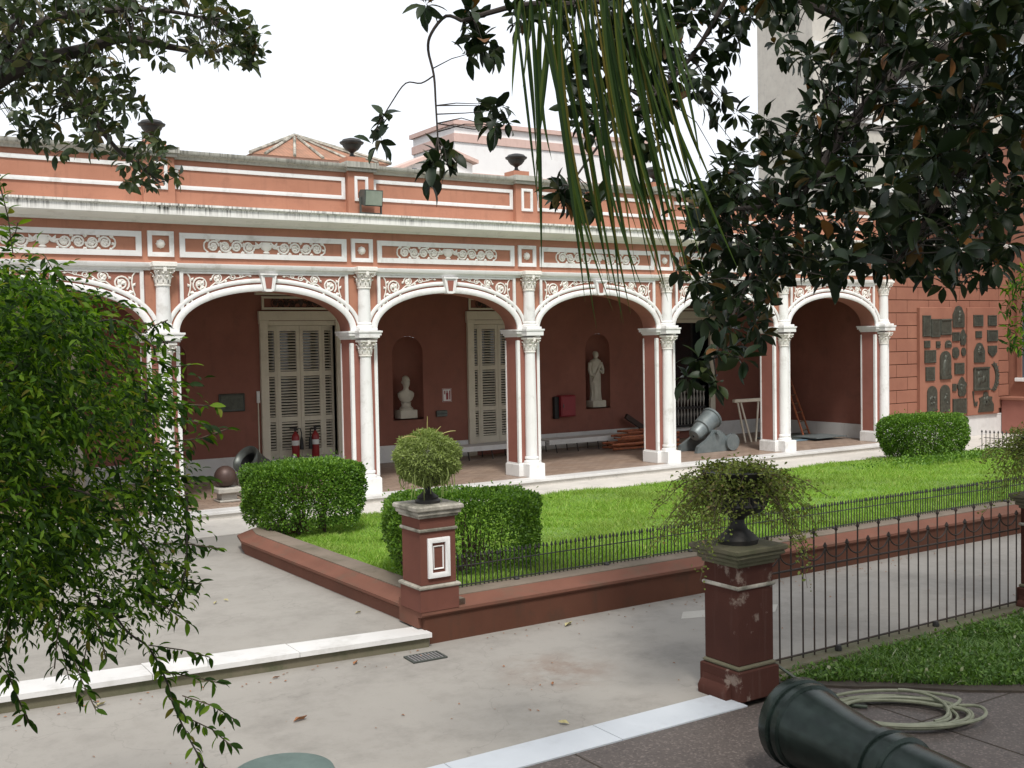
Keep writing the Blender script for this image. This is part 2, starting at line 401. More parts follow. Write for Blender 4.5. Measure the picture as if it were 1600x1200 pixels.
def leaves_arrays(P_, D_, L_, W_, roll, fold=.25, droop=.15):
    """six-vertex leaves with a folded midrib: returns V, F(tri)"""
    n = len(P_); D_, A, Nn = frames(D_, roll); L_ = L_[:, None]; W_ = W_[:, None]
    base = P_; tip = P_+D_*L_-Nn*L_*droop
    m1 = P_+D_*L_*.36+Nn*L_*.02; m2 = P_+D_*L_*.7-Nn*L_*.05
    q = Nn*W_*fold
    V = np.stack([base, m1+A*W_*.46+q, m2+A*W_*.42+q, tip, m2-A*W_*.42+q, m1-A*W_*.46+q, m1, m2], 1).reshape(-1, 3)
    t = np.array([[0, 6, 1], [0, 5, 6], [6, 7, 1], [7, 2, 1], [5, 4, 7], [5, 7, 6], [7, 3, 2], [4, 3, 7]])
    Fq = (np.arange(n)[:, None, None]*8+t[None]).reshape(-1, 3)
    return V, Fq
def rand_dirs(n, up=0.):
    v = RNG.normal(size=(n, 3)); v[:, 2] += up; return v/np.linalg.norm(v, axis=1, keepdims=True)
# ================================================================== setting
def structure(name, mb, mat): return tag(mb.build(name, mat), kind='structure')
g_ = MB(); g_.box(-150, 250, -60, 300, -1.2, -.3); structure('ground', g_, 'soil')
g_ = MB(); g_.box(-16, 34, 6.22, 9.6, -.7, -.25); PATH = structure('path', g_, 'concrete')
g_ = MB(); g_.box(-16, 34, -6, 5.86, -.7, -.25); TERR = structure('terrace', g_, 'terrazzo')
STEP = lambda x: 8.714+(4.62-x)*.098
g_ = MB(); g_.prism_z([(-16, STEP(-16)+.04), (4.66, STEP(4.66)+.04), (4.75, 9.1), (34, 9.1), (34, 16.6), (-16, 16.6)], -.7, -.12)
PATIO = structure('patio', g_, 'patio_concrete')
g_ = MB(); g_.box(-16, 21.9, 15.05, 16.55, -.3, -.114); structure('walkway', g_, 'walk_concrete')
g_ = MB(); g_.box(21.9, 27.2, 9.0, 17.3, -.3, -.112); structure('courtyard_pavement', g_, 'walk_concrete')
# marble nosing of the patio step, laid in slabs
xs = [4.655, 3.42, 2.2, .96, -.3, -1.6, -2.9, -4.2]
step_edge = tag(empty('patio_step', (4.6, 8.7, -.25)), kind='structure')
for a, b in zip(xs, xs[1:]):
    s_ = MB(); wd = .27 if a > 4 else .32
    s_.prism_z([(a, STEP(a)-.02), (a, STEP(a)+wd), (b+.006, STEP(b)+wd+.04), (b+.006, STEP(b)-.02)], -.155, -.112); s_.build('marble_slab', 'marble', step_edge)
r_ = MB(); r_.prism_z([(4.64, STEP(4.64)+.012), (4.64, STEP(4.64)+.05), (-16, STEP(-16)+.05), (-16, STEP(-16)+.012)], -.7, -.155); r_.build('riser', 'moss_stone', step_edge)
# flush marble threshold towards the terrace
thr = tag(empty('marble_threshold', (4.5, 6, -.25)), kind='structure')
for a, b in ((5.83, 4.63), (4.624, 3.4), (3.394, 2.2), (2.194, 1.0), (.994, -.3), (-.306, -1.8)):
    MB().box(b, a, 5.868, 6.212, -.4, -.243).build('marble_slab', 'marble_shaded', thr)
# joints in the terrace paving
for yj, xj in ((4.9, None), (3.4, None), (None, 4.2), (None, 2.4), (None, 6.6)):
    j_ = MB()
    if xj is None: j_.box(-10, 12, yj, yj+.012, -.3, -.2475)
    else: j_.box(xj, xj+.012, -4, 5.85, -.3, -.247)
    j_.build('paving_joint', 'soil', TERR)

# ================================================================== the arcade
X0 = 4.5325; DF = 17.071; YB = 21.0; PT = .42      # pier face, porch back wall, pier depth
col = lambda n: X0+n*S
ZI0, ZI1 = 2.64, 2.785; ZS, ZC = 2.785, 3.452; ZL = 3.77
HS = (S-.49)/2
BAYS = range(-3, 5)
B = empty('arcade_building', (col(1), 18.5, 0), 'long terracotta arcade with white arches, columns and scroll friezes behind the lawn', 'building')
def arch(t, off=0.): return (-(HS+off)*math.cos(t), ZS+(ZC-ZS+off)*math.sin(t)**.94)
# --- spandrel wall of one bay (local x from bay centre), shared by every bay
NA = 40
def spandrel_mesh():
    m = MB(); ts = [PI*k/NA for k in range(NA+1)]; a = [arch(t) for t in ts]
    v = []
    for y in (0, PT):
        v += [(x, y, z) for x, z in a]; v += [(x, y, ZL+.02) for x, z in a]
    n = NA+1; f = []
    for k in range(NA):
        f += [(k, k+1, n+k+1, n+k), (2*n+k+1, 2*n+k, 3*n+k, 3*n+k+1), (k+1, k, 2*n+k, 2*n+k+1)]
    m.add(v, f); return m.mesh('spandrel')
def band_mesh(o0, o1, y0, t0=0., t1=PI):
    m = MB(); ts = [t0+(t1-t0)*k/NA for k in range(NA+1)]
    ring = []
    e = (o1-o0)*.22
    for t in ts:
        p0, pa, pb, p1 = arch(t, o0), arch(t, o0+e), arch(t, o1-e), arch(t, o1)
        ring.append([(p0[0], .0, p0[1]), (p0[0], y0*.7, p0[1]), (pa[0], y0, pa[1]), (pb[0], y0, pb[1]), (p1[0], y0*.6, p1[1]), (p1[0], .0, p1[1])])
    v = [q for r in ring for q in r]; f = []
    for k in range(NA):
        for j in range(5): f.append((6*k+j, 6*k+j+1, 6*k+7+j, 6*k+6+j))
    f += [tuple(range(6)), tuple(6*NA+j for j in reversed(range(6)))]
    m.add(v, f); return m.mesh('band')
def spiral(cx, cz, r, turns, a0, d=1, r1=.18, n=None):
    n = n or int(14*turns); return [(cx+math.cos(a0+d*2*PI*turns*k/n)*r*(1-(1-r1)*k/n), cz+math.sin(a0+d*2*PI*turns*k/n)*r*(1-(1-r1)*k/n)) for k in range(n+1)]
def relief(m, pts, r, y=-.004, seg=5): m.tube([(x, y, z) for x, z in pts], r, seg)
def leafblob(m, x, z, a, L, wd, y=-.008):
    """raised acanthus leaf lying on the wall"""
    ca, sa = math.cos(a), math.sin(a); P = lambda u, v, h: (x+u*ca-v*sa, y-h, z+u*sa+v*ca)
    m.add([P(0, 0, 0), P(L*.4, wd, 0), P(L, 0, 0), P(L*.4, -wd, 0), P(L*.45, 0, .022)], [(0, 4, 1), (1, 4, 2), (2, 4, 3), (3, 4, 0)])
def frieze_scroll():
    m = MB()
    for s_ in (-1, 1):
        px = .2
        for k in range(4):
            r = .092 if k else .1; cx = s_*(px+r)
            up = (-1)**k
            relief(m, spiral(cx, 0, r, 1.75, PI if s_ > 0 else 0, s_*up, .2), .0175)
            [leafblob(m, cx, 0, .3+q*1.257+k, .066, .026, -.012) for q in range(5)]; leafblob(m, s_*(px+2*r), -.06*up, -1.5*up, .08, .035); leafblob(m, s_*(px+2*r), .03*up, .5, .06, .03)
            leafblob(m, s_*(px+2*r)-.02, .07*up, 1.2*up, .07, .025); leafblob(m, s_*(px+.02), -.07*up, -2.2*up, .07, .025)
            px += 2*r+.005
        relief(m, [(s_*px, .09), (s_*(px+.045), .05), (s_*(px+.055), 0), (s_*(px+.045), -.05), (s_*px, -.09)], .013)
        for q in (.5, 1.1, 2.0): leafblob(m, s_*.13, -.02, q if s_ > 0 else PI-q, .13, .035)
    m.lathe([(.02, -.1), (.06, -.085), (.03, -.06), (.085, -.02), (.1, .03), (.07, .06), (.09, .085), (.02, .09)], (0, 0, 0), 10, .35)
    return m.mesh('scroll_ornament')
def spandrel_scroll(side):
    m = MB(); e = -HS+.09
    X = lambda d: (e+d)
    relief(m, spiral(X(.27), 3.545, .125, 1.9, -2.3, -1, .22), .014)
    relief(m, spiral(X(.54), 3.645, .085, 1.8, PI, -1, .22), .012)
    relief(m, [(X(.40), 3.48), (X(.45), 3.53), (X(.5), 3.57), (X(.56), 3.565), (X(.62), 3.59), (X(.68), 3.635), (X(.74), 3.68)], .012)
    relief(m, spiral(X(.79), 3.675, .052, 1.4, PI, 1, .25), .010)
    relief(m, spiral(X(.93), 3.69, .04, 1.4, PI*.9, -1, .25), .009)
    relief(m, [(X(.83), 3.65), (X(.9), 3.66), (X(.97), 3.68), (X(1.03), 3.70), (X(1.07), 3.69)], .008)
    relief(m, [(X(.06), 3.72), (X(.1), 3.66), (X(.115), 3.56), (X(.1), 3.45), (X(.07), 3.36)], .012)
    for (x, z, a, L, wd) in ((.27, 3.53, 1.0, .1, .045), (.27, 3.53, 2.6, .09, .04), (.27, 3.53, -1, .1, .045), (.54, 3.64, 1.2, .075, .035), (.54, 3.64, -1.5, .07, .035), (.54, 3.64, 3, .06, .03),
                             (.10, 3.5, 2.2, .07, .025), (.09, 3.42, -.3, .11, .04), (.07, 3.36, -.9, .12, .045), (.07, 3.33, -1.8, .1, .04), (.05, 3.28, -1.5, .1, .035), (.12, 3.6, .9, .07, .025),
                             (.42, 3.6, 1.0, .07, .025), (.66, 3.62, -.9, .06, .025), (.36, 3.43, -.7, .07, .03), (.74, 3.7, .6, .05, .02), (1.05, 3.69, 0., .06, .02), (.2, 3.43, -2.0, .06, .025)):
        leafblob(m, X(x), z, a, L, wd)
    me = m.mesh('spandrel_scroll')
    if side > 0: me.transform(Matrix.Scale(-1, 4, (1, 0, 0)))
    return me
def key_mesh():
    m = MB(); m.prism_y([(-.075, ZC-.012), (.075, ZC-.012), (.125, 3.70), (-.125, 3.70)], -.075, .05); return m
ME_sp = spandrel_mesh(); ME_b1 = band_mesh(-.002, .108, -.045); ME_b2 = band_mesh(.137, .205, -.03, .06, PI-.06); ME_fs = frieze_scroll(); ME_ssL = spandrel_scroll(-1); ME_ssR = spandrel_scroll(1)
for me, mt in ((ME_sp, 'spandrel_red'), (ME_b1, 'trim_white'), (ME_b2, 'trim_white'), (ME_fs, 'ornament_white'), (ME_ssL, 'ornament_white'), (ME_ssR, 'ornament_white')): me.materials.append(MATS[mt])
ME_key = key_mesh().mesh('keystone'); ME_key.materials.append(MATS['trim_white'])
k_ = MB()
ki = MB(); ki.prism_y([(-.042, ZC+.035), (.042, ZC+.035), (.068, 3.675), (-.068, 3.675)], -.079, .0)
for s_ in (-1, 1): ki.prism_y([(s_*.064, ZC+.035), (s_*.072, ZC+.035), (s_*.112, 3.685), (s_*.098, 3.685)], -.079, .0)
ME_ki = ki.mesh('keystone_inset'); ME_ki.materials.append(MATS['pier_red'])
for s_ in (-1, 1):
    k_.prism_y([(s_*.055, ZC+.0), (s_*.083, ZC-.002), (s_*.136, 3.71), (s_*.103, 3.71)], -.092, .04)
k_.prism_y([(-.145, 3.705), (.145, 3.705), (.15, 3.735), (-.15, 3.735)], -.1, .04)
k_.v = k_.v
ME_kt = k_.mesh('keystone_trim'); ME_kt.materials.append(MATS['trim_white'])
def ledge_mesh():
    m = MB(); h = S/2-.17
    m.prism_x([(0, 3.75), (-.03, 3.75), (-.04, 3.785), (-.075, 3.80), (-.095, 3.845), (-.095, 3.865), (0, 3.875)], -h, h); return m.mesh('ledge')
ME_led = ledge_mesh(); ME_led.materials.append(MATS['trim_white'])
ME_fp = MB().frame(-S/2+.29, S/2-.29, 3.965, 4.345, .085, -.035, .03).mesh('panel_frame'); ME_fp.materials.append(MATS['trim_white'])
ME_pp = MB().frame(-S/2+.26, S/2-.26, 5.03, 5.40, .062, -.03, .03).mesh('panel_frame'); ME_pp.materials.append(MATS['trim_white'])
ME_sq = MB().frame(-.2, .2, 3.965, 4.36, .068, -.04, .03).mesh('square_frame'); ME_sq.materials.append(MATS['trim_white'])
ro = MB()
for k in range(8): a = k*PI/4; leafblob(ro, math.cos(a)*.03, math.sin(a)*.03, a, .048, .026, -.0)
ro.add([], [])
m2 = MB().lathe([(.068, 0), (.066, .02), (.045, .045), (.02, .06)], (0, 0, 0), 10); m2.v = [(x, -z, y) for x, y, z in m2.v]
ro.add(m2.v, m2.f, True); ME_ro = ro.mesh('rosette'); ME_ro.materials.append(MATS['ornament_white'])
sb = MB()                                            # white border of the spandrel field: two uprights and a top bar
for s_ in (-1, 1):
    x0, x1 = sorted((s_*(HS-.03), s_*(HS-.085)))
    sb.box(x0, x1, -.028, .02, 3.13, 3.748)
sb.box(-HS+.087, HS-.087, -.022, .02, 3.715, 3.748)
ME_sb = sb.mesh('spandrel_border'); ME_sb.materials.append(MATS['trim_white'])
def bo(name, me, x, y=0., z=0., parent=None):
    p = parent or B
    return link(name, me, p, Vector((x, y, z))-ORIGIN(p))
for i in BAYS:
    cx = col(i)+S/2
    w_ = bo('arch_wall', ME_sp, cx, DF)
    bo('archivolt', ME_b1, cx, DF, 0, w_); bo('arch_moulding', ME_b2, cx, DF, 0, w_); bo('spandrel_border', ME_sb, cx, DF, 0, w_)
    bo('spandrel_scroll', ME_ssL, cx, DF, 0, w_); bo('spandrel_scroll', ME_ssR, cx, DF, 0, w_)
    k = bo('keystone', ME_key, cx, DF); bo('keystone_trim', ME_kt, cx, DF, 0, k); bo('keystone_inset', ME_ki, cx, DF, 0, k)
    bo('string_course', ME_led, cx, DF)
    f = bo('frieze_panel', ME_fp, cx, DF); bo('scroll_ornament', ME_fs, cx, DF-.002, 4.155, f)
    bo('parapet_panel', ME_pp, cx, DF+.06)
# --- piers, engaged columns
def capital(m, z0, z1, rb, rt, cy):
    h = z1-z0
    m.lathe([(rb+.018, 0), (rb+.018, .02), (rb, .03), (rb+.005, h*.5), (rt*.82, h*.86), (rt*.9, h*.88)], (0, cy, z0), 14)
    for tier, (zz, L, rr, n, off) in enumerate(((z0+.03, h*.42, rb+.012, 9, 0), (z0+h*.3, h*.42, rb+.02, 9, .35))):
        for k in range(n):
            a = 2*PI*k/n+off; c, s_ = math.cos(a), math.sin(a); t = (-s_, c)
            def Q(u, r, z): return (c*r+t[0]*u, cy+s_*r+t[1]*u, z)
            wd = .032
            m.add([Q(-wd, rr, zz), Q(wd, rr, zz), Q(wd*1.1, rr+.012, zz+L*.7), Q(-wd*1.1, rr+.012, zz+L*.7), Q(0, rr+.02, zz+L*.5), Q(wd*.8, rr+.05, zz+L), Q(-wd*.8, rr+.05, zz+L), Q(0, rr+.06, zz+L*.86)],
                  [(0, 1, 4), (1, 2, 4), (0, 4, 3), (4, 2, 3), (3, 2, 5, 6), (6, 5, 7)])
    for sx in (-1, 1):
        for sy in (-1, 1):
            m.tube([(sx*(rt*.75)+math.cos(q)*.03*(1-q/9), cy+sy*(rt*.75)+sy*math.cos(q)*.02*(1-q/9), z1-.075+math.sin(q)*.03*(1-q/9)) for q in np.linspace(0, 7, 12)], .011, 4)
    m.box(-rt, rt, cy-rt, cy+rt, z1-.04, z1, .006)
    m.box(-.025, .025, cy-rt-.012, cy-rt+.03, z1-.07, z1-.005)
CY = -.055
def column_meshes():
    base = MB(); base.box(-.175, .175, CY-.185, .04, 0, .25, .006)
    base.lathe([(.15, .25), (.155, .275), (.145, .30), (.122, .31), (.12, .325), (.135, .345), (.13, .37), (.115, .38)], (0, CY, 0), 18)
    sh = MB(); sh.lathe([(.112, .375), (.112, .9), (.108, 1.4), (.1, 2.0), (.095, 2.36)], (0, CY, 0), 20)
    sh.lathe([(.105, .36), (.1, 3.5)], (0, CY, 0), 6) if False else None
    cp = MB(); capital(cp, 2.35, 2.63, .095, .155, CY)
    up = MB(); up.box(-.165, .165, CY-.165, .03, 2.785, 2.83, .006); up.lathe([(.15, 2.83), (.15, 2.86), (.125, 2.88), (.128, 2.91), (.11, 2.93)], (0, CY, 0), 18)
    us = MB(); us.lathe([(.108, 2.92), (.108, 3.2), (.102, 3.52)], (0, CY, 0), 20)
    uc = MB(); capital(uc, 3.51, 3.80, .102, .16, CY); uc.box(-.185, .185, CY-.18, .02, 3.80, 3.873, .008)
    return [(n, m.mesh(n)) for n, m in (('column_base', base), ('column_shaft', sh), ('column_capital', cp), ('upper_base', up), ('upper_shaft', us), ('upper_capital', uc))]
CM = column_meshes()
for n, me in CM: me.materials.append(MATS['trim_white' if 'capital' not in n else 'ornament_white'])
h_ = .245
pm = MB(); pm.box(-h_+.004, h_-.004, .004, PT-.004, .23, ZI0+.01)
ME_pier = pm.mesh('pier'); ME_pier.materials.append(MATS['pier_red'])
pu = MB(); pu.box(-h_, h_, 0, PT, ZI1-.002, ZL+.02); ME_pu = pu.mesh('pier_top'); ME_pu.materials.append(MATS['terracotta'])
pb = MB(); pb.box(-h_-.025, h_+.025, -.025, PT+.025, 0, .235, .008); pb.box(-h_-.008, h_+.008, -.008, PT+.008, .235, .26, .003); ME_pb = pb.mesh('pier_plinth'); ME_pb.materials.append(MATS['trim_white'])
pi_ = MB()
for e, z0, z1 in ((.012, ZI0, ZI0+.03), (.03, ZI0+.03, ZI0+.065), (.06, ZI0+.065, ZI1-.03), (.075, ZI1-.03, ZI1)): pi_.box(-h_-e, h_+e, -e-.02, PT+e, z0, z1)
pi_.box(-.19, .19, CY-.19, -.02, ZI0+.02, ZI1-.025, .006); pi_.box(-.205, .205, CY-.205, -.02, ZI1-.03, ZI1+.002)
ME_pi = pi_.mesh('impost'); ME_pi.materials.append(MATS['trim_white'])
pe = MB()                                            # raised white corner beads of the pier
for sx in (-1, 1):
    for y in (0, PT):
        pts = [(sx*(h_-.012), y, .25), (sx*(h_-.012), y, 2.60)]
        x0, x1 = sorted((sx*(h_-.055), sx*(h_+.006))); ya, yb_ = (-.008, .05) if y == 0 else (PT-.03, PT+.006)
        pe.box(x0, x1, ya, yb_, .258, 2.58, .012)
ME_pe = pe.mesh('corner_bead'); ME_pe.materials.append(MATS['trim_white'])
ME_pp2 = MB().frame(-.125, .125, 5.0, 5.42, .05, -.03, .03).mesh('panel_frame'); ME_pp2.materials.append(MATS['trim_white'])
for i in range(-3, 6):
    x = col(i)
    p = bo('pier', ME_pier, x, DF); bo('pier_plinth', ME_pb, x, DF, 0, p); bo('impost', ME_pi, x, DF, 0, p); bo('corner_bead', ME_pe, x, DF, 0, p)
    bo('pier_top', ME_pu, x, DF)
    c_ = bo('column', CM[1][1], x, DF)
    for n, me in CM[:1]+CM[2:]: bo(n, me, x, DF, 0, c_)
    q = bo('square_panel', ME_sq, x, DF); bo('rosette', ME_ro, x, DF-.002, 4.163, q)
    pp = MB().box(x-.24, x+.24, DF-.04, DF+.5, 4.70, 5.50).build('parapet_pier', 'terracotta', B)
    bo('panel_frame', ME_pp2, x, DF-.04, 0, pp)
    MB().box(x-.27, x+.27, DF-.1, DF+.56, 5.505, 5.56).box(x-.3, x+.3, DF-.14, DF+.6, 5.56, 5.655).build('pier_coping', 'coping', pp)
XL, XR = col(-3)-.3, col(5)+.25
MB().box(XL, XR, DF, DF+.45, ZL+.02, 4.5).build('frieze_wall', 'terracotta', B)
co = MB(); co.prism_x([(DF+.2, 4.48), (DF-.03, 4.48), (DF-.05, 4.515), (DF-.12, 4.53), (DF-.16, 4.56), (DF-.31, 4.57), (DF-.325, 4.585), (DF-.325, 4.69), (DF-.345, 4.71), (DF-.365, 4.72), (DF-.365, 4.752), (DF+.2, 4.80)], XL, XR)
co.build('cornice', 'cornice', B)
MB().box(XL, XR, DF+.06, DF+.36, 4.74, 5.5).build('parapet_wall', 'terracotta', B)
cp_ = MB(); cp_.prism_x([(DF+.04, 5.49), (DF+.015, 5.49), (DF+.0, 5.53), (DF-.05, 5.55), (DF-.07, 5.575), (DF-.07, 5.62), (DF+.42, 5.64), (DF+.42, 5.49)], XL, XR); cp_.build('parapet_coping', 'coping', B)
# --- porch interior
MB().box(XL, 21.9, 16.86, YB+.5, -.4, 0).build('porch_floor', 'floor_tile', B)
ed = MB()
e_ = empty('tmp'); bpy.data.objects.remove(e_)
pe_ = MB().box(XL, 21.9, 16.52, 16.858, -.4, -.045).build('porch_step', 'walk_concrete', B)
x = XL
while x < 21.85:
    MB().box(x, min(x+1.35, 21.9), 16.49, 16.857, -.044, .003, .004).build('marble_slab', 'marble', pe_); x += 1.354
MB().box(XL, XR, DF+PT+.01, YB+.4, 3.86, 4.0).build('porch_ceiling', 'cream', B)
MB().box(XL, XR+.1, DF+.37, YB+6, 4.5, 4.7).build('roof_deck', 'grey_wall', B)
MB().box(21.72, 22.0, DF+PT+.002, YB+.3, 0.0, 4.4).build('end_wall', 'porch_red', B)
MB().box(21.69, 21.718, DF+PT+.03, YB-.02, 0.003, .36, .004).build('skirting', 'skirting', B)
for yy in (DF+PT+.01, ): MB().box(21.68, 21.73, yy, yy+.05, .36, 2.6).build('corner_bead', 'trim_white', B)
NICH = [(.46, 0), (5.63, 0), (10.79, 1), (15.96, 2)]
DOORS = [3.15, 8.37, 13.18, 18.85]
BW = MB()
ops = sorted([(x-.37, x+.37, 'n') for x, _ in NICH]+[(x-.74, x+.74, 'd') for x in DOORS])
x = XL
for a, b, t in ops:
    BW.box(x, a, YB, YB+.4, 0, 3.9); x = b
    if t == 'd': BW.box(a, b, YB, YB+.4, 3.02, 3.9); BW.box(a, b, YB+.02, YB+.4, 0, .26)
    else:
        BW.box(a, b, YB, YB+.4, 0, .93)
        r = (b-a)/2; cx = (a+b)/2; ts = [PI*k/16 for k in range(17)]; pts = [(cx-r*math.cos(q), 2.35+r*math.sin(q)) for q in ts]
        v = [(px, YB, pz) for px, pz in pts]+[(px, YB, 3.9) for px, pz in pts]
        BW.add(v, [(k, k+1, 18+k, 17+k) for k in range(16)])
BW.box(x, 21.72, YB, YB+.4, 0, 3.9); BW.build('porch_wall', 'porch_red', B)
for cx, _ in NICH:                                   # half-round niche shells with a quarter-sphere head
    m = MB(); r = .37; v = []; seg = 14
    rows = [.93, 1.4, 1.9, 2.35]
    for z in rows: v += [(cx-r*math.cos(PI*k/seg), YB+r*.95*math.sin(PI*k/seg), z) for k in range(seg+1)]
    for j in range(1, 7):
        e = j*PI/2/6; rr = r*math.cos(e); v += [(cx-rr*math.cos(PI*k/seg), YB+rr*.95*math.sin(PI*k/seg), 2.35+r*math.sin(e)) for k in range(seg+1)]
    f = []
    for j in range(9):
        for k in range(seg): f.append((j*(seg+1)+k, j*(seg+1)+k+1, (j+1)*(seg+1)+k+1, (j+1)*(seg+1)+k))
    m.add(v, f, True); m.prism_z([(cx-r*math.cos(PI*k/seg), YB+r*.95*math.sin(PI*k/seg)) for k in range(seg+1)], .90, .932)
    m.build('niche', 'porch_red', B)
x = XL
for dx in DOORS+[22.7]:
    MB().box(x, min(dx-.92, 21.69), YB-.03, YB-.002, .003, .37, .004).build('skirting', 'skirting', B); x = dx+.92
def door(cx, open_=False):
    f = MB()
    for s_ in (-1, 1):
        a, b = sorted((cx+s_*.74, cx+s_*.90)); f.box(a, b, YB-.07, YB+.35, 0.003, 3.02, .006)
        f.box(a-.015, b+.015, YB-.09, YB-.0, 0.004, .3, .006); f.box(a-.015, b+.015, YB-.09, YB, 3.0, 3.07, .006)
    f.box(cx-.92, cx+.92, YB-.08, YB+.01, 3.07, 3.26, .005); f.box(cx-.74, cx+.74, YB-.02, YB+.35, 2.97, 3.06)
    d = f.build('door_frame', 'cream', B)
    MB().frame(cx-.84, cx+.84, 3.29, 3.56, .045, YB-.05, YB-.003).build('panel_frame', 'cream', d)
    o = link('scroll_ornament', ME_fs2, d, Vector((cx, YB-.004, 3.425)))
    o.location = Vector((cx, YB-.004, 3.425))-ORIGIN(d); o.scale = (.62, 1, .75)
    MB().box(cx-.98, cx+.98, YB-.1, YB-.002, 3.585, 3.70, .01).build('door_cornice', 'cream', d)
    MB().box(cx-.76, cx+.76, YB-.1, YB+.3, .2, .262, .006).build('sill', 'skirting', d)
    if open_: return d
    leaves_ = ((cx-.735, cx-.50), (cx-.495, cx-.004), (cx+.004, cx+.495), (cx+.50, cx+.735))
    for a, b in leaves_:
        st = .045 if b-a < .3 else .07
        s_ = MB(); y0, y1 = YB+.12, YB+.16
        s_.box(a, a+st, y0, y1, .265, 2.965); s_.box(b-st, b, y0, y1, .265, 2.965)
        rails = ((.265, .42), (1.0, 1.1), (1.93, 2.03), (2.86, 2.965))
        for z0, z1 in rails: s_.box(a+st, b-st, y0+.003, y1-.003, z0, z1)
        sh = s_.build('shutter', 'cream', B)
        l_ = MB()
        for (_, z0), (z1, _) in zip(rails, rails[1:]):
            n = int((z1-z0)/.058)
            for k in range(n):
                z = z0+(k+.5)*(z1-z0)/n
                l_.add([(a+st, y0+.004, z-.016), (b-st, y0+.004, z-.016), (b-st, y1-.004, z+.008), (a+st, y1-.004, z+.008), (a+st, y0+.004, z-.008), (b-st, y0+.004, z-.008), (b-st, y1-.004, z+.016), (a+st, y1-.004, z+.016)],
                       [(0, 1, 2, 3), (4, 7, 6, 5), (0, 4, 5, 1), (1, 5, 6, 2), (2, 6, 7, 3), (3, 7, 4, 0)])
        tag(l_.build('louvres', 'cream', sh), kind='stuff')
    MB().box(cx-.74, cx+.74, YB+.36, YB+.38, .26, 3.0).build('door_back', 'glass_dark', d)
    return d
ME_fs2 = ME_fs.copy(); ME_fs2.materials.clear(); ME_fs2.materials.append(MATS['wood_dark'])
for dx in DOORS[:3]: door(dx)
d = door(DOORS[3], True)
MB().box(DOORS[3]-.74, DOORS[3]+.74, YB+.3, YB+.33, .262, 2.98).build('pane', 'glass_dark', d)
gt = MB(); gx = DOORS[3]
gt.box(gx-.73, gx+.73, YB+.1, YB+.14, 1.30, 1.34); gt.box(gx-.73, gx+.73, YB+.1, YB+.14, .30, .34); gt.box(gx-.73, gx+.73, YB+.1, YB+.14, .74, .80)
gate = gt.build('door_railing', 'iron', d)
bal = MB().lathe([(.012, .32), (.012, .5), (.03, .6), (.012, .7), (.012, .85), (.034, 1.0), (.014, 1.12), (.03, 1.2), (.012, 1.32)], (0, 0, 0), 6).mesh('baluster'); bal.materials.append(MATS['stone_grey'])
for k in range(13): link('baluster', bal, gate, Vector((gx-.66+k*.11, YB+.12, 0))-ORIGIN(gate))

# ================================================================== wall of plaques (right of the arcade)
YW = 17.25; WX0, WX1 = 21.86, 26.93
PW = empty('plaque_wall', (24.4, YW, -.11), 'blockwork terracotta wall covered with bronze plaques, right of the arcade', 'wall')
MB().box(WX0-.07, WX1+.3, YW+.012, YW+.5, -.11, 5.4).build('wall_core', 'plinth_red', PW)
rows = [.55+.318*k for k in range(0, 13)]
bm_ = {}
k = 0
for ri, z in enumerate(rows):
    x = WX0-(.42 if ri % 2 else .0); ww = .84
    while x < WX1-.02:
        a, b = max(x, WX0), min(x+ww, WX1)
        if b-a > .05: MB().box(a+.008, b-.008, YW-.016, YW+.02, z+.008, z+.31, .008).build('block', 'rust_block', PW)
        x += ww
MB().box(WX0, WX1, YW-.06, YW+.012, 4.66, 4.72).box(WX0, WX1, YW-.14, YW+.012, 4.72, 4.82).box(WX0, WX1, YW-.2, YW+.012, 4.82, 4.9).build('wall_cornice', 'cornice', PW)
MB().box(WX0, WX1, YW-.03, YW+.01, -.112, .40, .004).box(WX0, WX1, YW-.04, YW+.01, .40, .425, .004).build('skirting', 'skirting', PW)
for a, b in ((23.07, 24.36), (25.0, 26.34)): MB().box(a, b, YW-.1, YW-.018, .43, 3.235, .012).build('raised_panel', 'rust_block', PW)
MB().box(24.362, 24.998, YW-.055, YW-.018, .43, 3.235).build('raised_panel', 'rust_block', PW)
# ------------------------------------------------------------------ wing on the far right
WG = empty('right_wing', (27.2, 15.5, -.11), 'plain pink wing wall with a window sill at the far right', 'building')
MB().box(26.95, 30, 8.5, YW+.6, .85, 7.6).build('wall', 'rust_block', WG)
MB().box(26.55, 30, 8.5, YW-.05, -.11, .78).build('base_wall', 'pier_red', WG)
MB().box(26.5, 30, 8.45, YW-.048, .78, .86, .012).build('ledge', 'rust_block', WG)
MB().box(26.86, 27.2, 15.2, 17.02, 1.26, 1.36, .01).build('window_sill', 'trim_white', WG)
MB().box(26.935, 27.2, 15.4, 16.85, 1.362, 3.4).build('window_pane', 'window_glass', WG)
MB().box(26.9, 26.96, 16.85, 16.98, 1.362, 3.5, .01).box(26.9, 26.96, 15.2, 15.4, 1.362, 3.5, .01).box(26.9, 26.96, 15.2, 16.98, 3.505, 3.65, .01).build('window_frame', 'rust_block', WG)
MB().box(26.5, 26.56, 15.9, 16.25, .25, .42).build('vent', 'iron', WG)
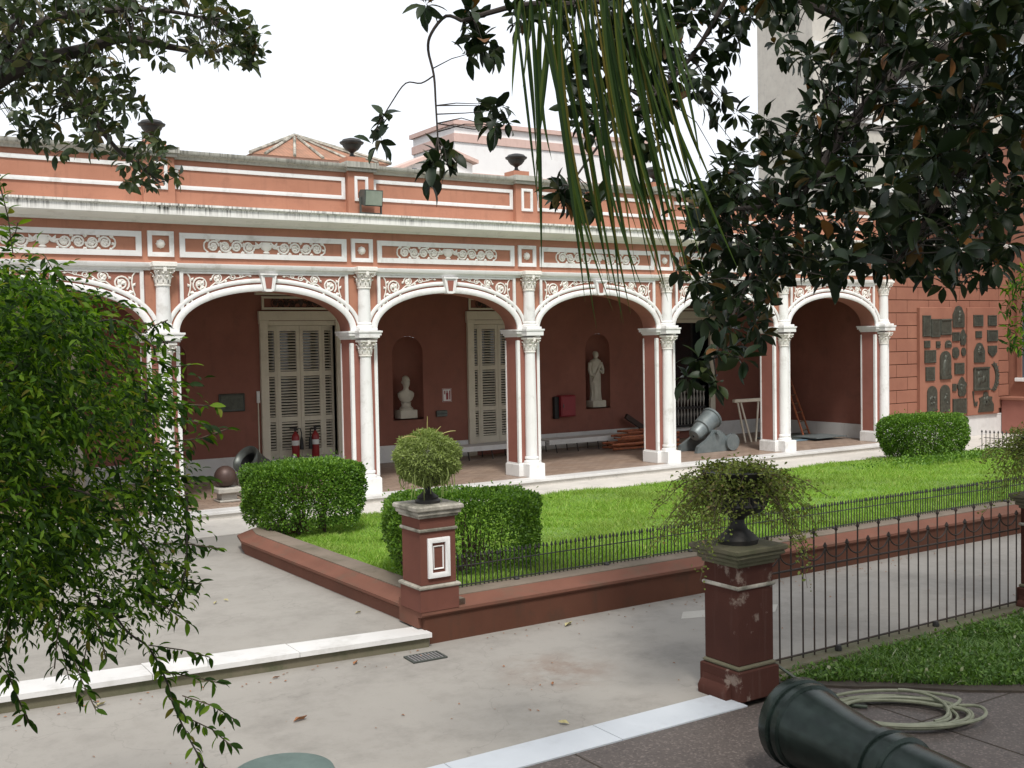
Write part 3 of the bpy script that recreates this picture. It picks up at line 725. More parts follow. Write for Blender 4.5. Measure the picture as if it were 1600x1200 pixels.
# ================================================================== bronze plaques
PLQ = [  # x0,x1,z0,z1,shape,label
 (23.17,23.48,2.5,3.03,'rect','tall plain bronze plaque at the top left corner of the plaque wall'),
 (23.50,23.85,2.48,2.94,'rect','bronze plaque wedged between two others in the top left trio'),
 (23.87,24.31,2.53,2.94,'scroll','wide bronze plaque with rolled top, rightmost of the top left trio'),
 (23.23,23.45,2.22,2.4,'rect','small square plaque, left one of three below the top left trio'),
 (23.7,23.85,2.21,2.38,'double','tiny split plaque, middle one of three below the top left trio'),
 (24.06,24.31,2.21,2.4,'arch','small round-topped plaque, right one of three below the top left trio'),
 (23.24,23.68,1.84,2.16,'rect','pale grey rectangular plaque left of the tall figured plaque'),
 (23.28,23.63,1.39,1.74,'rect','upright rectangular plaque below the pale grey one at left'),
 (23.85,24.29,1.41,2.13,'figure','tall arched bronze plaque with a raised figure and base strip'),
 (23.34,23.72,.62,1.26,'arch','left one of the twin arched plaques above the far hedge'),
 (23.85,24.24,.58,1.27,'arch','right one of the twin arched plaques above the far hedge'),
 (24.44,24.91,2.72,3.28,'pointed','pointed bronze plaque highest up in the middle column'),
 (24.4,24.71,2.37,2.6,'rect','small plaque left of the winged one below the pointed plaque'),
 (24.73,24.985,2.25,2.65,'wing','ragged winged plaque below the pointed plaque in the middle column'),
 (24.4,24.69,1.93,2.22,'oct','eight-sided plaque in the middle column'),
 (24.79,24.97,1.98,2.2,'oct','small narrow plaque right of the eight-sided one'),
 (24.51,24.9,1.52,1.81,'rect','dark square plaque in the middle of the middle column'),
 (24.41,24.57,1.09,1.28,'rect','very small plaque left of the wreath-shaped plaque'),
 (24.63,24.985,.93,1.42,'wing','leafy wreath-shaped plaque low in the middle column'),
 (24.43,24.985,.5,.89,'rect','broad plaque lowest in the middle column'),
 (25.24,25.64,2.74,3.04,'rect','square plaque at the top left of the right panel'),
 (25.86,26.23,2.75,3.03,'rect','square plaque at the top right of the right panel'),
 (25.33,25.58,2.44,2.62,'rect','small square plaque below the top left of the right panel'),
 (25.83,26.28,2.34,2.64,'rect','large square greenish plaque second down at the right edge'),
 (25.26,25.71,1.8,2.32,'pointed','pointed tablet plaque in the middle of the right panel'),
 (25.86,26.24,1.93,2.23,'shield','shield-shaped plaque at the right edge of the right panel'),
 (25.24,25.87,1.1,1.66,'framed','big framed relief plaque with side columns on the right panel'),
 (25.93,26.33,1.02,1.8,'branch','curved palm branch of bronze beside the framed relief'),
 (25.19,25.39,.67,1.06,'hook','thin hooked bronze ribbon below the framed relief'),
 (25.43,26.09,.5,1.02,'eagle','bronze eagle-like trophy plaque lowest on the right panel'),
]
for x0, x1, z0, z1, sh, lab in PLQ:
    mid = 24.37 < x0 < 25.0
    y1 = YW-(.0555 if mid else .1005); y0 = y1-.03
    cx, cz, wx, wz = (x0+x1)/2, (z0+z1)/2, (x1-x0)/2, (z1-z0)/2
    m = MB(); E_ = empty('plaque', (cx, y1, z0), lab, 'plaque', 'bronze plaques on the wall')
    if sh in ('rect', 'scroll', 'double', 'framed'):
        poly = [(x0, z0), (x1, z0), (x1, z1), (x0, z1)]
    elif sh in ('arch', 'figure'):
        poly = [(x0, z0), (x1, z0)]+[(cx+wx*math.cos(q), z1-wx*.9+wx*.9*math.sin(q)) for q in np.linspace(0, PI, 9)]
    elif sh == 'pointed':
        poly = [(x0, z0), (x1, z0), (x1, z0+wz*1.15), (cx+wx*.75, z0+wz*1.5), (cx+wx*.45, z1-wz*.12), (cx, z1), (cx-wx*.45, z1-wz*.12), (cx-wx*.75, z0+wz*1.5), (x0, z0+wz*1.15)]
    elif sh == 'oct': poly = [(cx+wx*math.cos(q)*1.05, cz+wz*math.sin(q)*1.05) for q in np.linspace(PI/8, PI/8+2*PI, 9)[:-1]]
    elif sh == 'shield': poly = [(cx, z0), (cx+wx*.65, z0+wz*.5), (x1, z0+wz*.9), (x1, z1), (x0, z1), (x0, z0+wz*.9), (cx-wx*.65, z0+wz*.5)]
    elif sh == 'wing':
        poly = [(cx+wx*math.cos(q)*(1+.16*math.sin(7*q+x0)), cz+wz*math.sin(q)*(1+.13*math.cos(5*q+x0*3))) for q in np.linspace(0, 2*PI, 25)[:-1]]
    elif sh == 'eagle': poly = [(x0, z0), (x1, z0), (x1, z0+wz*.7), (cx+wx*.75, cz+wz*.1), (cx+wx*.8, cz+wz*.5), (cx+wx*.35, cz+wz*.55), (cx+wx*.15, z1), (cx-wx*.2, z1), (cx-wx*.35, cz+wz*.6), (cx-wx*.85, cz+wz*.4), (cx-wx*.75, cz)]
    elif sh == 'branch':
        a = [(x0+(x1-x0)*.15+.26*math.sin(q), cz-wz*math.cos(q)) for q in np.linspace(.25, PI-.35, 10)]
        poly = [(px+.07+.03*math.sin(9*i), pz) for i, (px, pz) in enumerate(a)]+[(px-.06, pz*.9+cz*.1) for px, pz in reversed(a)]
    else:
        poly = [(x0, z1), (x0+.05, z1), (x0+.05, z0+.2), (x0+.1, z0+.08), (x1, z0+.12), (x1-.02, z0), (x0+.07, z0)]
    m.prism_y(poly, y0, y1); m.build('plate', 'bronze_plaque', E_)
    r = MB()
    if sh in ('rect', 'framed', 'scroll') and wx > .1: r.frame(x0+.012, x1-.012, z0+.012, z1-.012, .022, y0-.012, y0+.003)
    if sh in ('rect', 'oct', 'shield', 'pointed') and wx > .1:
        n = max(2, int((z1-z0)/.075))
        for k in range(n): zz = z0+wz*.25+(k+.5)*(2*wz*.62)/n; r.box(cx-wx*.6, cx+wx*.6*(.7+.3*((k*7) % 3)/2), y0-.005, y0+.002, zz-.011, zz+.011)
    if sh in ('arch', 'figure', 'pointed', 'wing', 'eagle', 'framed'):
        rr = np.random.default_rng(int(x0*1000))
        for k in range(7 if wx > .15 else 3):
            a = rr.uniform(0, 6.28); q = rr.uniform(.0, .55); s_ = rr.uniform(.12, .24)*wx*1.3
            r.lathe([(s_, 0), (s_*.85, .015), (s_*.4, .032)], (0, 0, 0), 7, 1.2)
            bx, bz = cx+wx*q*math.cos(a), cz+wz*q*math.sin(a)
            nv = 21; r.v[-nv:] = [(bx+x, y0+.004-z, bz+y) for x, y, z in r.v[-nv:]]
    if sh == 'scroll': r.tube([(x0+.02, y0, z1-.03), (x1-.01, y0, z1-.02)], .03, 6); r.tube([(x0, y0, z0+.02), (x1-.03, y0, z0+.03)], .022, 6)
    if sh == 'figure': r.loft([(cx, y0, z0+.1, .11, .03), (cx, y0, z0+.3, .12, .04), (cx, y0, z0+.46, .09, .04), (cx, y0, z0+.5, .05, .035), (cx, y0, z0+.56, .06, .045), (cx, y0, z0+.62, .03, .02)], 8); r.box(x0+.01, x1-.01, y0-.025, y0+.002, z0+.01, z0+.1)
    if sh == 'framed':
        for xx in (x0+.02, x1-.02): r.lathe([(.035, 0), (.025, .04), (.025, wz*1.8), (.04, wz*2)], (xx, y0-.005, z0), 8)
        r.box(x0-.02, x1+.02, y0-.04, y0+.002, z0-.03, z0+.02); r.box(x0-.02, x1+.02, y0-.03, y0+.002, z1-.02, z1+.02)
    if sh == 'double': r.box(x0-.004, x1+.004, y0-.012, y0+.002, cz-.012, cz+.012)
    if sh == 'branch':
        for i in range(8):
            px, pz = a[i+1]
            for s_ in (-1, 1): leafblob(r, px, pz, 1.2+s_*.9, .12, .03, y0+.002)
    if r.f: r.build('relief', 'bronze_plaque', E_)

# ================================================================== planter: wall, coping, lawn
PL = empty('planter_wall', (4.65, 8.8, -.25), 'low red-brown planter wall with moulded coping around the lawn', 'wall')
out_ = [(4.62, 8.76), (22.0, 8.76)]
lw = [(4.64, 8.80), (4.52, 13.5), (4.62, 13.95), (4.95, 14.3), (5.5, 14.5)]
def offs(path, d):
    res = []
    for i, p in enumerate(path):
        a = Vector(path[max(i-1, 0)]); b = Vector(path[min(i+1, len(path)-1)]); t = (b-a).normalized(); res.append((p[0]+t.y*d, p[1]-t.x*d))
    return res
MB().box(4.64, 22.0, 8.80, 9.25, -.7, .03).build('front_wall', 'plinth_red', PL)
def sweep(path, prof, close=True):
    """prof: (inward offset, z) ; path walked with the lawn on the right-hand side"""
    m = MB(); R_ = [[(x, y, z) for (x, y) in [offs(path, o)[i]]] for i in range(len(path)) for o, z in prof]
    v = [r[0] for r in R_]; n = len(prof); f = []
    for i in range(len(path)-1):
        for k in range(n-1): f.append((i*n+k, i*n+k+1, (i+1)*n+k+1, (i+1)*n+k))
    f += [tuple(range(n)), tuple((len(path)-1)*n+k for k in reversed(range(n)))]
    m.add(v, f); return m
cop = [(.06, -.1), (.06, .0), (-.005, .008), (-.03, .03), (-.03, .058), (.0, .066), (.05, .068), (.075, .085), (.11, .10), (.14, .118), (.44, .124), (.44, -.1)]
side_prof = [(.02, -.4), (.02, .0)]+cop[2:-1]+[(.44, -.4)]
sweep(lw, side_prof).build('side_kerb', 'coping_red', PL)
sweep(lw, [(.17, .05), (.17, .128), (.19, .131), (.43, .131), (.445, .12), (.445, .05)]).build('kerb_top', 'moss_top', PL)
MB().box(4.975, 22.0, 8.97, 9.245, .05, .131, .004).build('coping_top', 'moss_top', PL)
fm = MB(); fm.prism_x([(8.80+o, z) for o, z in cop], 4.60, 22.0); fm.build('coping', 'coping_red', PL)
# lawn
lawn_poly = [(5.03, 9.22), (22.0, 9.22), (22.0, 14.2), (21.2, 15.1), (5.9, 15.22), (5.3, 14.7), (4.95, 13.6)]
lawn_z = lambda y: .085-(np.asarray(y)-9.2)/6.*.165
m = MB(); v = []; 
nx, ny = 60, 24
gx = np.linspace(4.98, 22, nx); gy = np.linspace(9.21, 15.22, ny)
def inpoly(px, py, poly):
    px = np.asarray(px); py = np.asarray(py); c = np.zeros(px.shape, bool); n = len(poly)
    for i in range(n):
        x1, y1 = poly[i]; x2, y2 = poly[(i+1) % n]
        if y1 == y2: continue
        k = ((y1 > py) != (y2 > py)) & (px < (x2-x1)*(py-y1)/(y2-y1)+x1); c ^= k
    return c
for y in gy:
    for x in gx: v.append((x, y, float(lawn_z(y))+.012*math.sin(x*1.7+y)+.01*math.sin(y*2.3)))
f = []
for j in range(ny-1):
    for i in range(nx-1):
        if inpoly((gx[i]+gx[i+1])/2, (gy[j]+gy[j+1])/2, lawn_poly): f.append((j*nx+i, j*nx+i+1, (j+1)*nx+i+1, (j+1)*nx+i))
m.add(v, f, True); tag(m.build('lawn', 'lawn_soil'), kind='structure')
def blades(name, poly, n, zf, h0, h1, wd, mat, label, cat, lean=.5, xw=None):
    lo = np.min(poly, 0); hi = np.max(poly, 0)
    x = RNG.uniform(lo[0], hi[0], n*2); 
    if xw: x = lo[0]+(hi[0]-lo[0])*RNG.uniform(0, 1, n*2)**xw
    y = RNG.uniform(lo[1], hi[1], n*2); k = inpoly(x, y, poly); x = x[k][:n]; y = y[k][:n]; n = len(x)
    z = zf(x, y); a = RNG.uniform(0, 2*PI, n); h = RNG.uniform(h0, h1, n)*(.7+.5*(np.sin(x*3.1+np.sin(y*2))*np.sin(y*2.7+x) > -.1)); le = RNG.normal(0, lean, (n, 2))*h[:, None]
    P0 = np.stack([x, y, z], 1); sx = np.stack([np.cos(a), np.sin(a), np.zeros(n)], 1)*wd*.5*RNG.uniform(.6, 1.4, n)[:, None]
    mid = P0+np.stack([le[:, 0]*.4, le[:, 1]*.4, h*.6], 1); tip = P0+np.stack([le[:, 0], le[:, 1], h], 1)
    V = np.stack([P0-sx, P0+sx, mid+sx*.8, mid-sx*.8, tip], 1).reshape(-1, 3)
    t = np.array([[0, 1, 2], [0, 2, 3], [3, 2, 4]]); Fq = (np.arange(n)[:, None, None]*5+t).reshape(-1, 3)
    o = fastmesh(name, V, Fq, mat); tag(o, label, cat, kind='stuff'); return o
blades('lawn_grass', lawn_poly, 210000, lambda x, y: lawn_z(y)+.012*np.sin(x*1.7+y)-.005, .03, .075, .009, 'lawn_blade', 'short bright green lawn grass inside the planter wall', 'grass', .6, 1.35)
# fallen leaves and flowers specks left out of the lawn
# ---------------------------------------------------------------- pillar at the lawn corner with its urn
LP = empty('lawn_pillar', (4.80, 9.0, .06), 'small terracotta pillar with white framed panel on the planter corner', 'pillar')
px0, px1, py0, py1 = 4.585, 4.99, 8.765, 9.17
def pillar_box(e, z0, z1, bev=.004): return MB().box(px0+.03-e, px1-.03+e, py0+.03-e, py1-.03+e, z0, z1, bev)
pillar_box(.03, .06, .27).build('base', 'lawn_pillar_red', LP)
pillar_box(.045, .27, .305, .01).build('base_moulding', 'capstone', LP)
pillar_box(.012, .305, .93).build('shaft', 'lawn_pillar_red', LP)
pillar_box(.03, .80, .83, .008).build('neck_moulding', 'capstone', LP)
c_ = pillar_box(.035, .93, .955, .005); c2 = pillar_box(.055, .955, .995, .008); c3 = pillar_box(.075, .995, 1.045, .012)
c_.add(c2.v, c2.f); c_.add(c3.v, c3.f); c_.build('cap', 'capstone', LP)
fy = py0+.03-.012
pn = MB().frame((px0+px1)/2-.115, (px0+px1)/2+.115, .37, .74, .045, fy-.03, fy+.01).build('panel_frame', 'trim_white', LP)
MB().frame((px0+px1)/2-.055, (px0+px1)/2+.055, .445, .665, .012, fy-.012, fy+.01).build('inner_frame', 'trim_white', pn)
URN = [(.16, 0), (.165, .03), (.13, .055), (.14, .075), (.09, .11), (.055, .15), (.05, .19), (.075, .215), (.055, .235), (.1, .26), (.2, .31), (.245, .37), (.255, .44), (.235, .5), (.27, .54), (.285, .56), (.25, .565), (.22, .53), (.0, .5)]
def urn(loc, label, sc=1., prof=URN, mat='iron', name='urn', grp='cast urns', parts=True):
    e = empty(name, loc, label, 'urn', grp)
    k = next(i for i, (r, z) in enumerate(prof) if z >= .21)
    if not parts:
        MB().lathe([(r*sc, z*sc) for r, z in prof], loc, 18, cap=False).build('body', mat, e); return e
    MB().lathe([(r*sc, z*sc) for r, z in prof[:k+1]], loc, 22).build('foot', mat, e)
    b = MB().lathe([(r*sc, z*sc) for r, z in prof[k:]], loc, 26, cap=False); b.build('bowl', mat, e)
    g = MB()
    for q in range(14):
        a = 2*PI*q/14; g.tube([(loc[0]+math.cos(a)*r*sc*1.0, loc[1]+math.sin(a)*r*sc*1.0, loc[2]+z*sc) for r, z in ((.12, .265), (.205, .312), (.25, .37), (.258, .43))], .016*sc, 4)
    g.build('gadroons', mat, e); return e
urn((4.788, 8.968, 1.045), 'small black iron urn on the lawn corner pillar', .74)
def droop_ball(name, c, r, n, mat, label, cat):
    """soft two-lobed ball of curly hanging foliage with a few loose strands below"""
    e = empty(name, (c[0], c[1], c[2]-r), label, cat); Cc = np.array(c)
    D_ = rand_dirs(n, .1); lump = 1+.1*np.sin(D_[:, 0]*5+1)*np.cos(D_[:, 1]*4)+.06*np.sin(D_[:, 2]*9+D_[:, 0]*7)-.14*np.exp(-(D_[:, 0]**2)/.02)*(D_[:, 2] > .2)
    rr = r*lump*(1-RNG.exponential(.09, n)); P_ = Cc+D_*rr[:, None]*np.array([1.0, 1.0, .86])
    T_ = D_*.5+RNG.normal(0, .55, (n, 3))+np.array([0, 0, -.25])
    V, Fq = leaves_arrays(P_, T_, RNG.uniform(.022, .05, n), RNG.uniform(.007, .013, n), RNG.uniform(0, 6.28, n))
    tag(fastmesh('foliage', V, Fq, mat, e), kind='stuff')
    m = MB()
    for k in range(46):
        a = RNG.uniform(0, 6.28); q = RNG.uniform(.55, .98)*r; z0 = c[2]-r*RNG.uniform(.1, .55); L = RNG.uniform(.1, .26)
        m.tube([(c[0]+math.cos(a)*q, c[1]+math.sin(a)*q, z0), (c[0]+math.cos(a)*q*1.03+RNG.normal(0, .012), c[1]+math.sin(a)*q*1.03, z0-L*.5), (c[0]+math.cos(a)*q*1.0+RNG.normal(0, .02), c[1]+math.sin(a)*q, z0-L)], [.006, .005, .002], 4)
    tag(m.build('strands', mat, e), kind='stuff'); return e
dp = droop_ball('urn_plant', (4.79, 8.97, 1.47), .295, 12000, 'fern', 'bushy round hanging green plant in the lawn corner urn', 'plant')
for k, (ax, az, L) in enumerate(((-.9, .35, .2), (-.5, .7, .16), (-.1, 1, .2), (.35, .7, .16), (.8, .5, .19))):
    b0 = Vector((4.79+ax*.14, 8.93, 1.67)); st = [b0+Vector((ax*L*t, -.05*t, az*L*t-.12*L*t*t*3*abs(ax))) for t in (0, .35, .7, 1)]
    MB().tube(st, [.006, .005, .0045, .003], 5).build('stalk', 'aerial_stalk', dp)

# ---------------------------------------------------------------- front pillars (old, shaded), urns with straggly plants
def front_pillar(x, y, label):
    e = empty('front_pillar', (x, y, -.25), label, 'pillar', 'weathered pillars of the front fence')
    def bx(hh, z0, z1, bev=.006): return MB().box(x-hh, x+hh, y-hh, y+hh, z0, z1, bev)
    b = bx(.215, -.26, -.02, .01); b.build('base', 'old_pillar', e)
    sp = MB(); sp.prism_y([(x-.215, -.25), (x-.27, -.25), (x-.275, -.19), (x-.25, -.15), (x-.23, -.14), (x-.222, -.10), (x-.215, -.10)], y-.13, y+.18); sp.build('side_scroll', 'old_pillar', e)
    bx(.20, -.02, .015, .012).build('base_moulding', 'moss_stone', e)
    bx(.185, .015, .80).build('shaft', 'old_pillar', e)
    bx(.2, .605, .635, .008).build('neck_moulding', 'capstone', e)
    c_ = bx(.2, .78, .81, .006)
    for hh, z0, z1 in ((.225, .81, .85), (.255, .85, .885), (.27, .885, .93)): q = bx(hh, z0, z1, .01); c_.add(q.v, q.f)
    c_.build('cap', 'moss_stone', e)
    return e
front_pillar(6.04, 6.165, 'weathered red pillar with peeling paint in front, beside the marble threshold')
front_pillar(10.31, 6.165, 'weathered red pillar cut by the right edge of the picture')
URN2 = [(.17, 0), (.18, .04), (.14, .08), (.09, .12), (.06, .17), (.06, .21), (.09, .24), (.21, .28), (.255, .34), (.24, .4), (.17, .45), (.16, .5), (.2, .55), (.28, .6), (.30, .63), (.28, .64), (.0, .6)]
def airy_plant(c, label, n_tw=70, spread=.7, hgt=.24):
    e = empty('urn_plant', c, label, 'plant', 'straggly plants in the front urns')
    tw = MB(); Pp = []; Dd = []
    for k in range(n_tw):
        a = random.uniform(0, 2*PI); rr = spread*random.uniform(.35, 1.05); up = random.uniform(.05, 1)*hgt; dr = random.uniform(.1, .85)*(rr/spread)
        pts = [Vector((c[0], c[1], c[2]))+Vector((math.cos(a)*rr*t+random.gauss(0, .015), math.sin(a)*rr*t*.9+random.gauss(0, .015), up*math.sin(min(t*2.2, 1.57))-dr*t*t)) for t in np.linspace(.3, 1, 8)]
        tw.tube(pts, [.004-.0003*i for i in range(8)], 4)
        for i in range(1, 8):
            for _ in range(11):
                t = random.random(); Pp.append(pts[i-1].lerp(pts[i], t)+Vector((random.gauss(0, .03), random.gauss(0, .03), random.gauss(0, .03)))); d = Vector((random.gauss(0, 1), random.gauss(0, 1), random.gauss(-.2, .7))); Dd.append(d.normalized())
    tag(tw.build('stems', 'twig', e), kind='stuff'); n = len(Pp)
    V, Fq = leaves_arrays(np.array(Pp), np.array(Dd), RNG.uniform(.02, .042, n), RNG.uniform(.012, .022, n), RNG.uniform(0, 6.28, n))
    tag(fastmesh('foliage', V, Fq, 'urn_leaf', e), kind='stuff')
urn((6.04, 6.165, .93), 'dark two-lobed iron urn overgrown with small leaves on the front pillar', .9, URN2)
airy_plant((6.04, 6.165, 1.40), 'straggly small-leaved plant spilling from the urn on the front pillar', 115)
urn((10.31, 6.165, .93), 'iron urn on the pillar at the right edge of the picture', .9, URN2)
airy_plant((10.31, 6.165, 1.43), 'straggly plant spilling from the urn at the right edge of the picture', 150)

# ---------------------------------------------------------------- fences
LF = empty('lawn_fence', (9.5, 9.19, .124), 'low black iron picket fence along the front of the lawn', 'fence')
pk = MB().tube([(0, 0, 0), (0, 0, .30)], .0062, 6); pk.lathe([(.006, .295), (.016, .305), (.011, .322), (.004, .345)], (0, 0, 0), 6); ME_pk = pk.mesh('picket'); ME_pk.materials.append(MATS['iron'])
x = 5.12; k = 0
while x < 15.1: link('picket', ME_pk, LF, Vector((x, 9.19, .122+.004*math.sin(k*2.1)))-ORIGIN(LF), mat=None).rotation_euler = (random.gauss(0, .012), random.gauss(0, .02), 0); x += .051; k += 1
for z, r in ((.345, .006), (.155, .007)): MB().tube([(5.06, 9.19, z), (15.4, 9.19, z)], r, 6).build('rail', 'iron', LF)
for x in (5.9, 7.05, 8.25, 9.45, 10.65, 11.85, 13.05, 14.25): MB().lathe([(.03, 0), (.032, .02), (.018, .035)], (x, 9.175, .122), 8).build('foot', 'iron', LF)
SF = empty('side_fence', (21.95, 13.6, -.05), 'short run of low iron pickets at the far right end of the lawn', 'fence')
y = 12.6
while y < 14.7: link('picket', ME_pk, SF, Vector((21.95, y, -.04))-ORIGIN(SF)).scale = (1.4, 1.4, 1.25); y += .1
MB().tube([(21.95, 12.6, .22), (21.95, 14.65, .22)], .008, 6).build('rail', 'iron', SF)
FF = empty('front_fence', (8.2, 6.37, -.25), 'tall thin iron railing with hanging loops between the front pillars', 'fence')
n_b = 28; fx0, fx1 = 6.29, 10.08; YF = 6.37
def bar(h, tip): 
    m = MB().tube([(0, 0, 0), (0, 0, h)], .0075, 6)
    if tip: m.lathe([(.008, h-.005), (.017, h+.008), (.012, h+.02), (.003, h+.05)], (0, 0, 0), 6)
    else: m.lathe([(.008, h-.02), (.02, h-.005), (.014, h+.01), (.004, h+.03)], (0, 0, 0), 6)
    me = m.mesh('bar'); me.materials.append(MATS['rust_iron']); return me
ME_t, ME_s = bar(1.05, True), bar(.93, False)
for k in range(n_b):
    x = fx0+(fx1-fx0)*k/(n_b-1); link('bar', ME_t if k % 2 == 0 else ME_s, FF, Vector((x, YF, -.2))-ORIGIN(FF))
    if k % 2 and k+2 < n_b:
        x2 = fx0+(fx1-fx0)*(k+2)/(n_b-1); pts = [((x+x2)/2-(x2-x)/2*math.cos(q), YF-.004, .745-.125*math.sin(q)**1.0) for q in np.linspace(0, PI, 13)]
        l_ = MB().tube(pts, .007, 5); l_.build('loop', 'rust_iron', FF)
for z, r in ((.57, .009), (-.165, .009)): MB().tube([(fx0-.06, YF, z), (fx1+.05, YF, z)], r, 6).build('rail', 'rust_iron', FF)
for x in (7.4, 8.75): MB().lathe([(.028, -.04), (.032, -.0), (.02, .03)], (x, YF-.03, -.18), 8).tube([(x, YF-.03, -.2), (x, YF-.03, -.25)], .012, 6).build('foot', 'iron', FF)
FK = MB().box(6.26, 13, 6.24, 6.45, -.5, -.20, .01).box(6.26, 13, 6.16, 6.24, -.5, -.23, .01).build('fence_kerb', 'moss_stone'); tag(FK, 'mossy stone kerb under the front railing', 'kerb')
# planting bed
bed = [(6.33, 6.15), (6.5, 5.98), (6.8, 5.68), (7.05, 5.5), (7.45, 5.1), (7.9, 4.75), (8.7, 4.35), (12, 3.6), (13, 6.15)]
MB().prism_z(bed, -.5, -.232).build('planting_bed', 'soil'); tag(bpy.data.objects['planting_bed'], kind='structure')
bed_in = [(6.42, 6.13), (6.9, 5.75), (7.5, 5.2), (8.0, 4.85), (8.8, 4.45), (12, 3.7), (13, 6.13)]
blades('bed_grass', bed_in, 42000, lambda x, y: np.full_like(x, -.235), .03, .09, .013, 'bed_blade', 'ragged dark green ground cover in the bed by the front railing', 'ground cover', .8)
n = 16000; lo = np.min(bed_in, 0); hi = np.max(bed_in, 0); xx = RNG.uniform(lo[0], hi[0], n*2); yy = RNG.uniform(lo[1], hi[1], n*2); k_ = inpoly(xx, yy, bed_in)&(np.sin(xx*5+np.sin(yy*4))+np.sin(yy*6+xx) > -.9); xx, yy = xx[k_][:n], yy[k_][:n]; n = len(xx)
V, Fq = leaves_arrays(np.stack([xx, yy, -.235+RNG.uniform(0, .09, n)], 1), rand_dirs(n, .3), RNG.uniform(.025, .05, n), RNG.uniform(.015, .03, n), RNG.uniform(0, 6.28, n))
tag(fastmesh('bed_leaves', V, Fq, 'bed_blade'), 'low broad-leaved weeds among the grass of the front bed', 'weeds', kind='stuff')

# ---------------------------------------------------------------- clipped hedges
def hedge(cx, cy, hx, hy, z0, z1, rz, label, n=22000, leaf=.034, skirt=.35, seed=0):
    e = empty('box_hedge', (cx, cy, z0), label, 'hedge', 'clipped box hedges on the lawn'); rg = np.random.default_rng(seed)
    # points near a rounded-box surface, thinner towards the bottom so that stems and lawn show through
    u = rg.normal(size=(n*3, 3)); u /= np.max(np.abs(u)**1, axis=1, keepdims=True)**.0+0
    u = rg.uniform(-1, 1, (n*3, 3)); p6 = (np.abs(u)**6.5).sum(1)**(1/6.5); u = u/p6[:, None]
    dep = rg.exponential(.07, n*3); u = u*(1-np.clip(dep, 0, .75))[:, None]
    lump = 1+.05*np.sin(u[:, 0]*6+seed)*np.sin(u[:, 1]*5+u[:, 2]*4)+.02*np.sin(u[:, 0]*15+u[:, 1]*11+u[:, 2]*13)
    u = u*lump[:, None]; hh = (u[:, 2]+1)/2
    keep = rg.uniform(0, 1, n*3) < np.clip((hh-.02)/skirt, .06, 1)*np.where(u[:, 2] < -.9, .15, 1)
    nar = (.86+.14*np.clip(hh*1.6, 0, 1))[:, None]
    u = u[keep][:n]; nar = nar[keep][:n]; n = len(u)
    c, s_ = math.cos(rz), math.sin(rz); x = u[:, 0]*hx*nar[:, 0]; y = u[:, 1]*hy*nar[:, 0]
    P_ = np.stack([cx+x*c-y*s_, cy+x*s_+y*c, z0+(z1-z0)*(u[:, 2]+1)/2], 1)
    nd = np.stack([u[:, 0]*c-u[:, 1]*s_, u[:, 0]*s_+u[:, 1]*c, u[:, 2]], 1); nd = nd/np.linalg.norm(nd, axis=1, keepdims=True)+rg.normal(0, .75, (n, 3))+np.array([0, 0, .35])
    sh = rg.uniform(0, 1, n) < .018; P_[sh] += nd[sh]*rg.uniform(.01, .05, (int(sh.sum()), 1))
    V, Fq = leaves_arrays(P_, nd, rg.uniform(.7, 1.3, n)*leaf, rg.uniform(.5, .75, n)*leaf, rg.uniform(0, 6.28, n), .15, .05)
    tag(fastmesh('foliage', V, Fq, 'box_leaf', e), kind='stuff')
    for k in range(9):
        a = rg.uniform(0, 6.28); r = rg.uniform(.1, .7); bx, by = math.cos(a)*hx*r, math.sin(a)*hy*r
        b0 = Vector((cx+bx*c-by*s_, cy+bx*s_+by*c, z0-.03))
        t = MB()
        for q in range(4):
            d = Vector((rg.normal(0, .13)*hx, rg.normal(0, .13)*hy, (z1-z0)*rg.uniform(.45, .8))); t.tube([b0, b0+d*.35+Vector((rg.normal(0, .03), 0, 0)), b0+d*.7, b0+d], [.016, .012, .008, .005], 5)
        t.build('stem', 'twig', e)
hedge(5.54, 13.98, .76, .54, .03, .95, .13, 'clipped box hedge at the left end of the lawn', 32000, .036, .4, 1)
hedge(5.8, 10.1, .82, .48, .05, .93, -.38, 'gappy box hedge behind the lawn corner pillar', 21000, .034, .75, 2)
hedge(19.75, 14.6, .98, .5, -.06, .84, -.06, 'clipped box hedge at the far right before the plaque wall', 26000, .04, .2, 3)
# low weeds at the foot of the far hedge
n = 2600; xx = RNG.normal(19.4, .9, n); yy = RNG.normal(13.8, .35, n)
V, Fq = leaves_arrays(np.stack([xx, yy, lawn_z(yy)+RNG.uniform(0, .12, n)], 1), rand_dirs(n, .6), RNG.uniform(.04, .07, n), RNG.uniform(.02, .035, n), RNG.uniform(0, 6.28, n))
tag(fastmesh('lawn_weeds', V, Fq, 'box_leaf'), 'leafy weeds growing at the foot of the far hedge', 'weeds', kind='stuff')
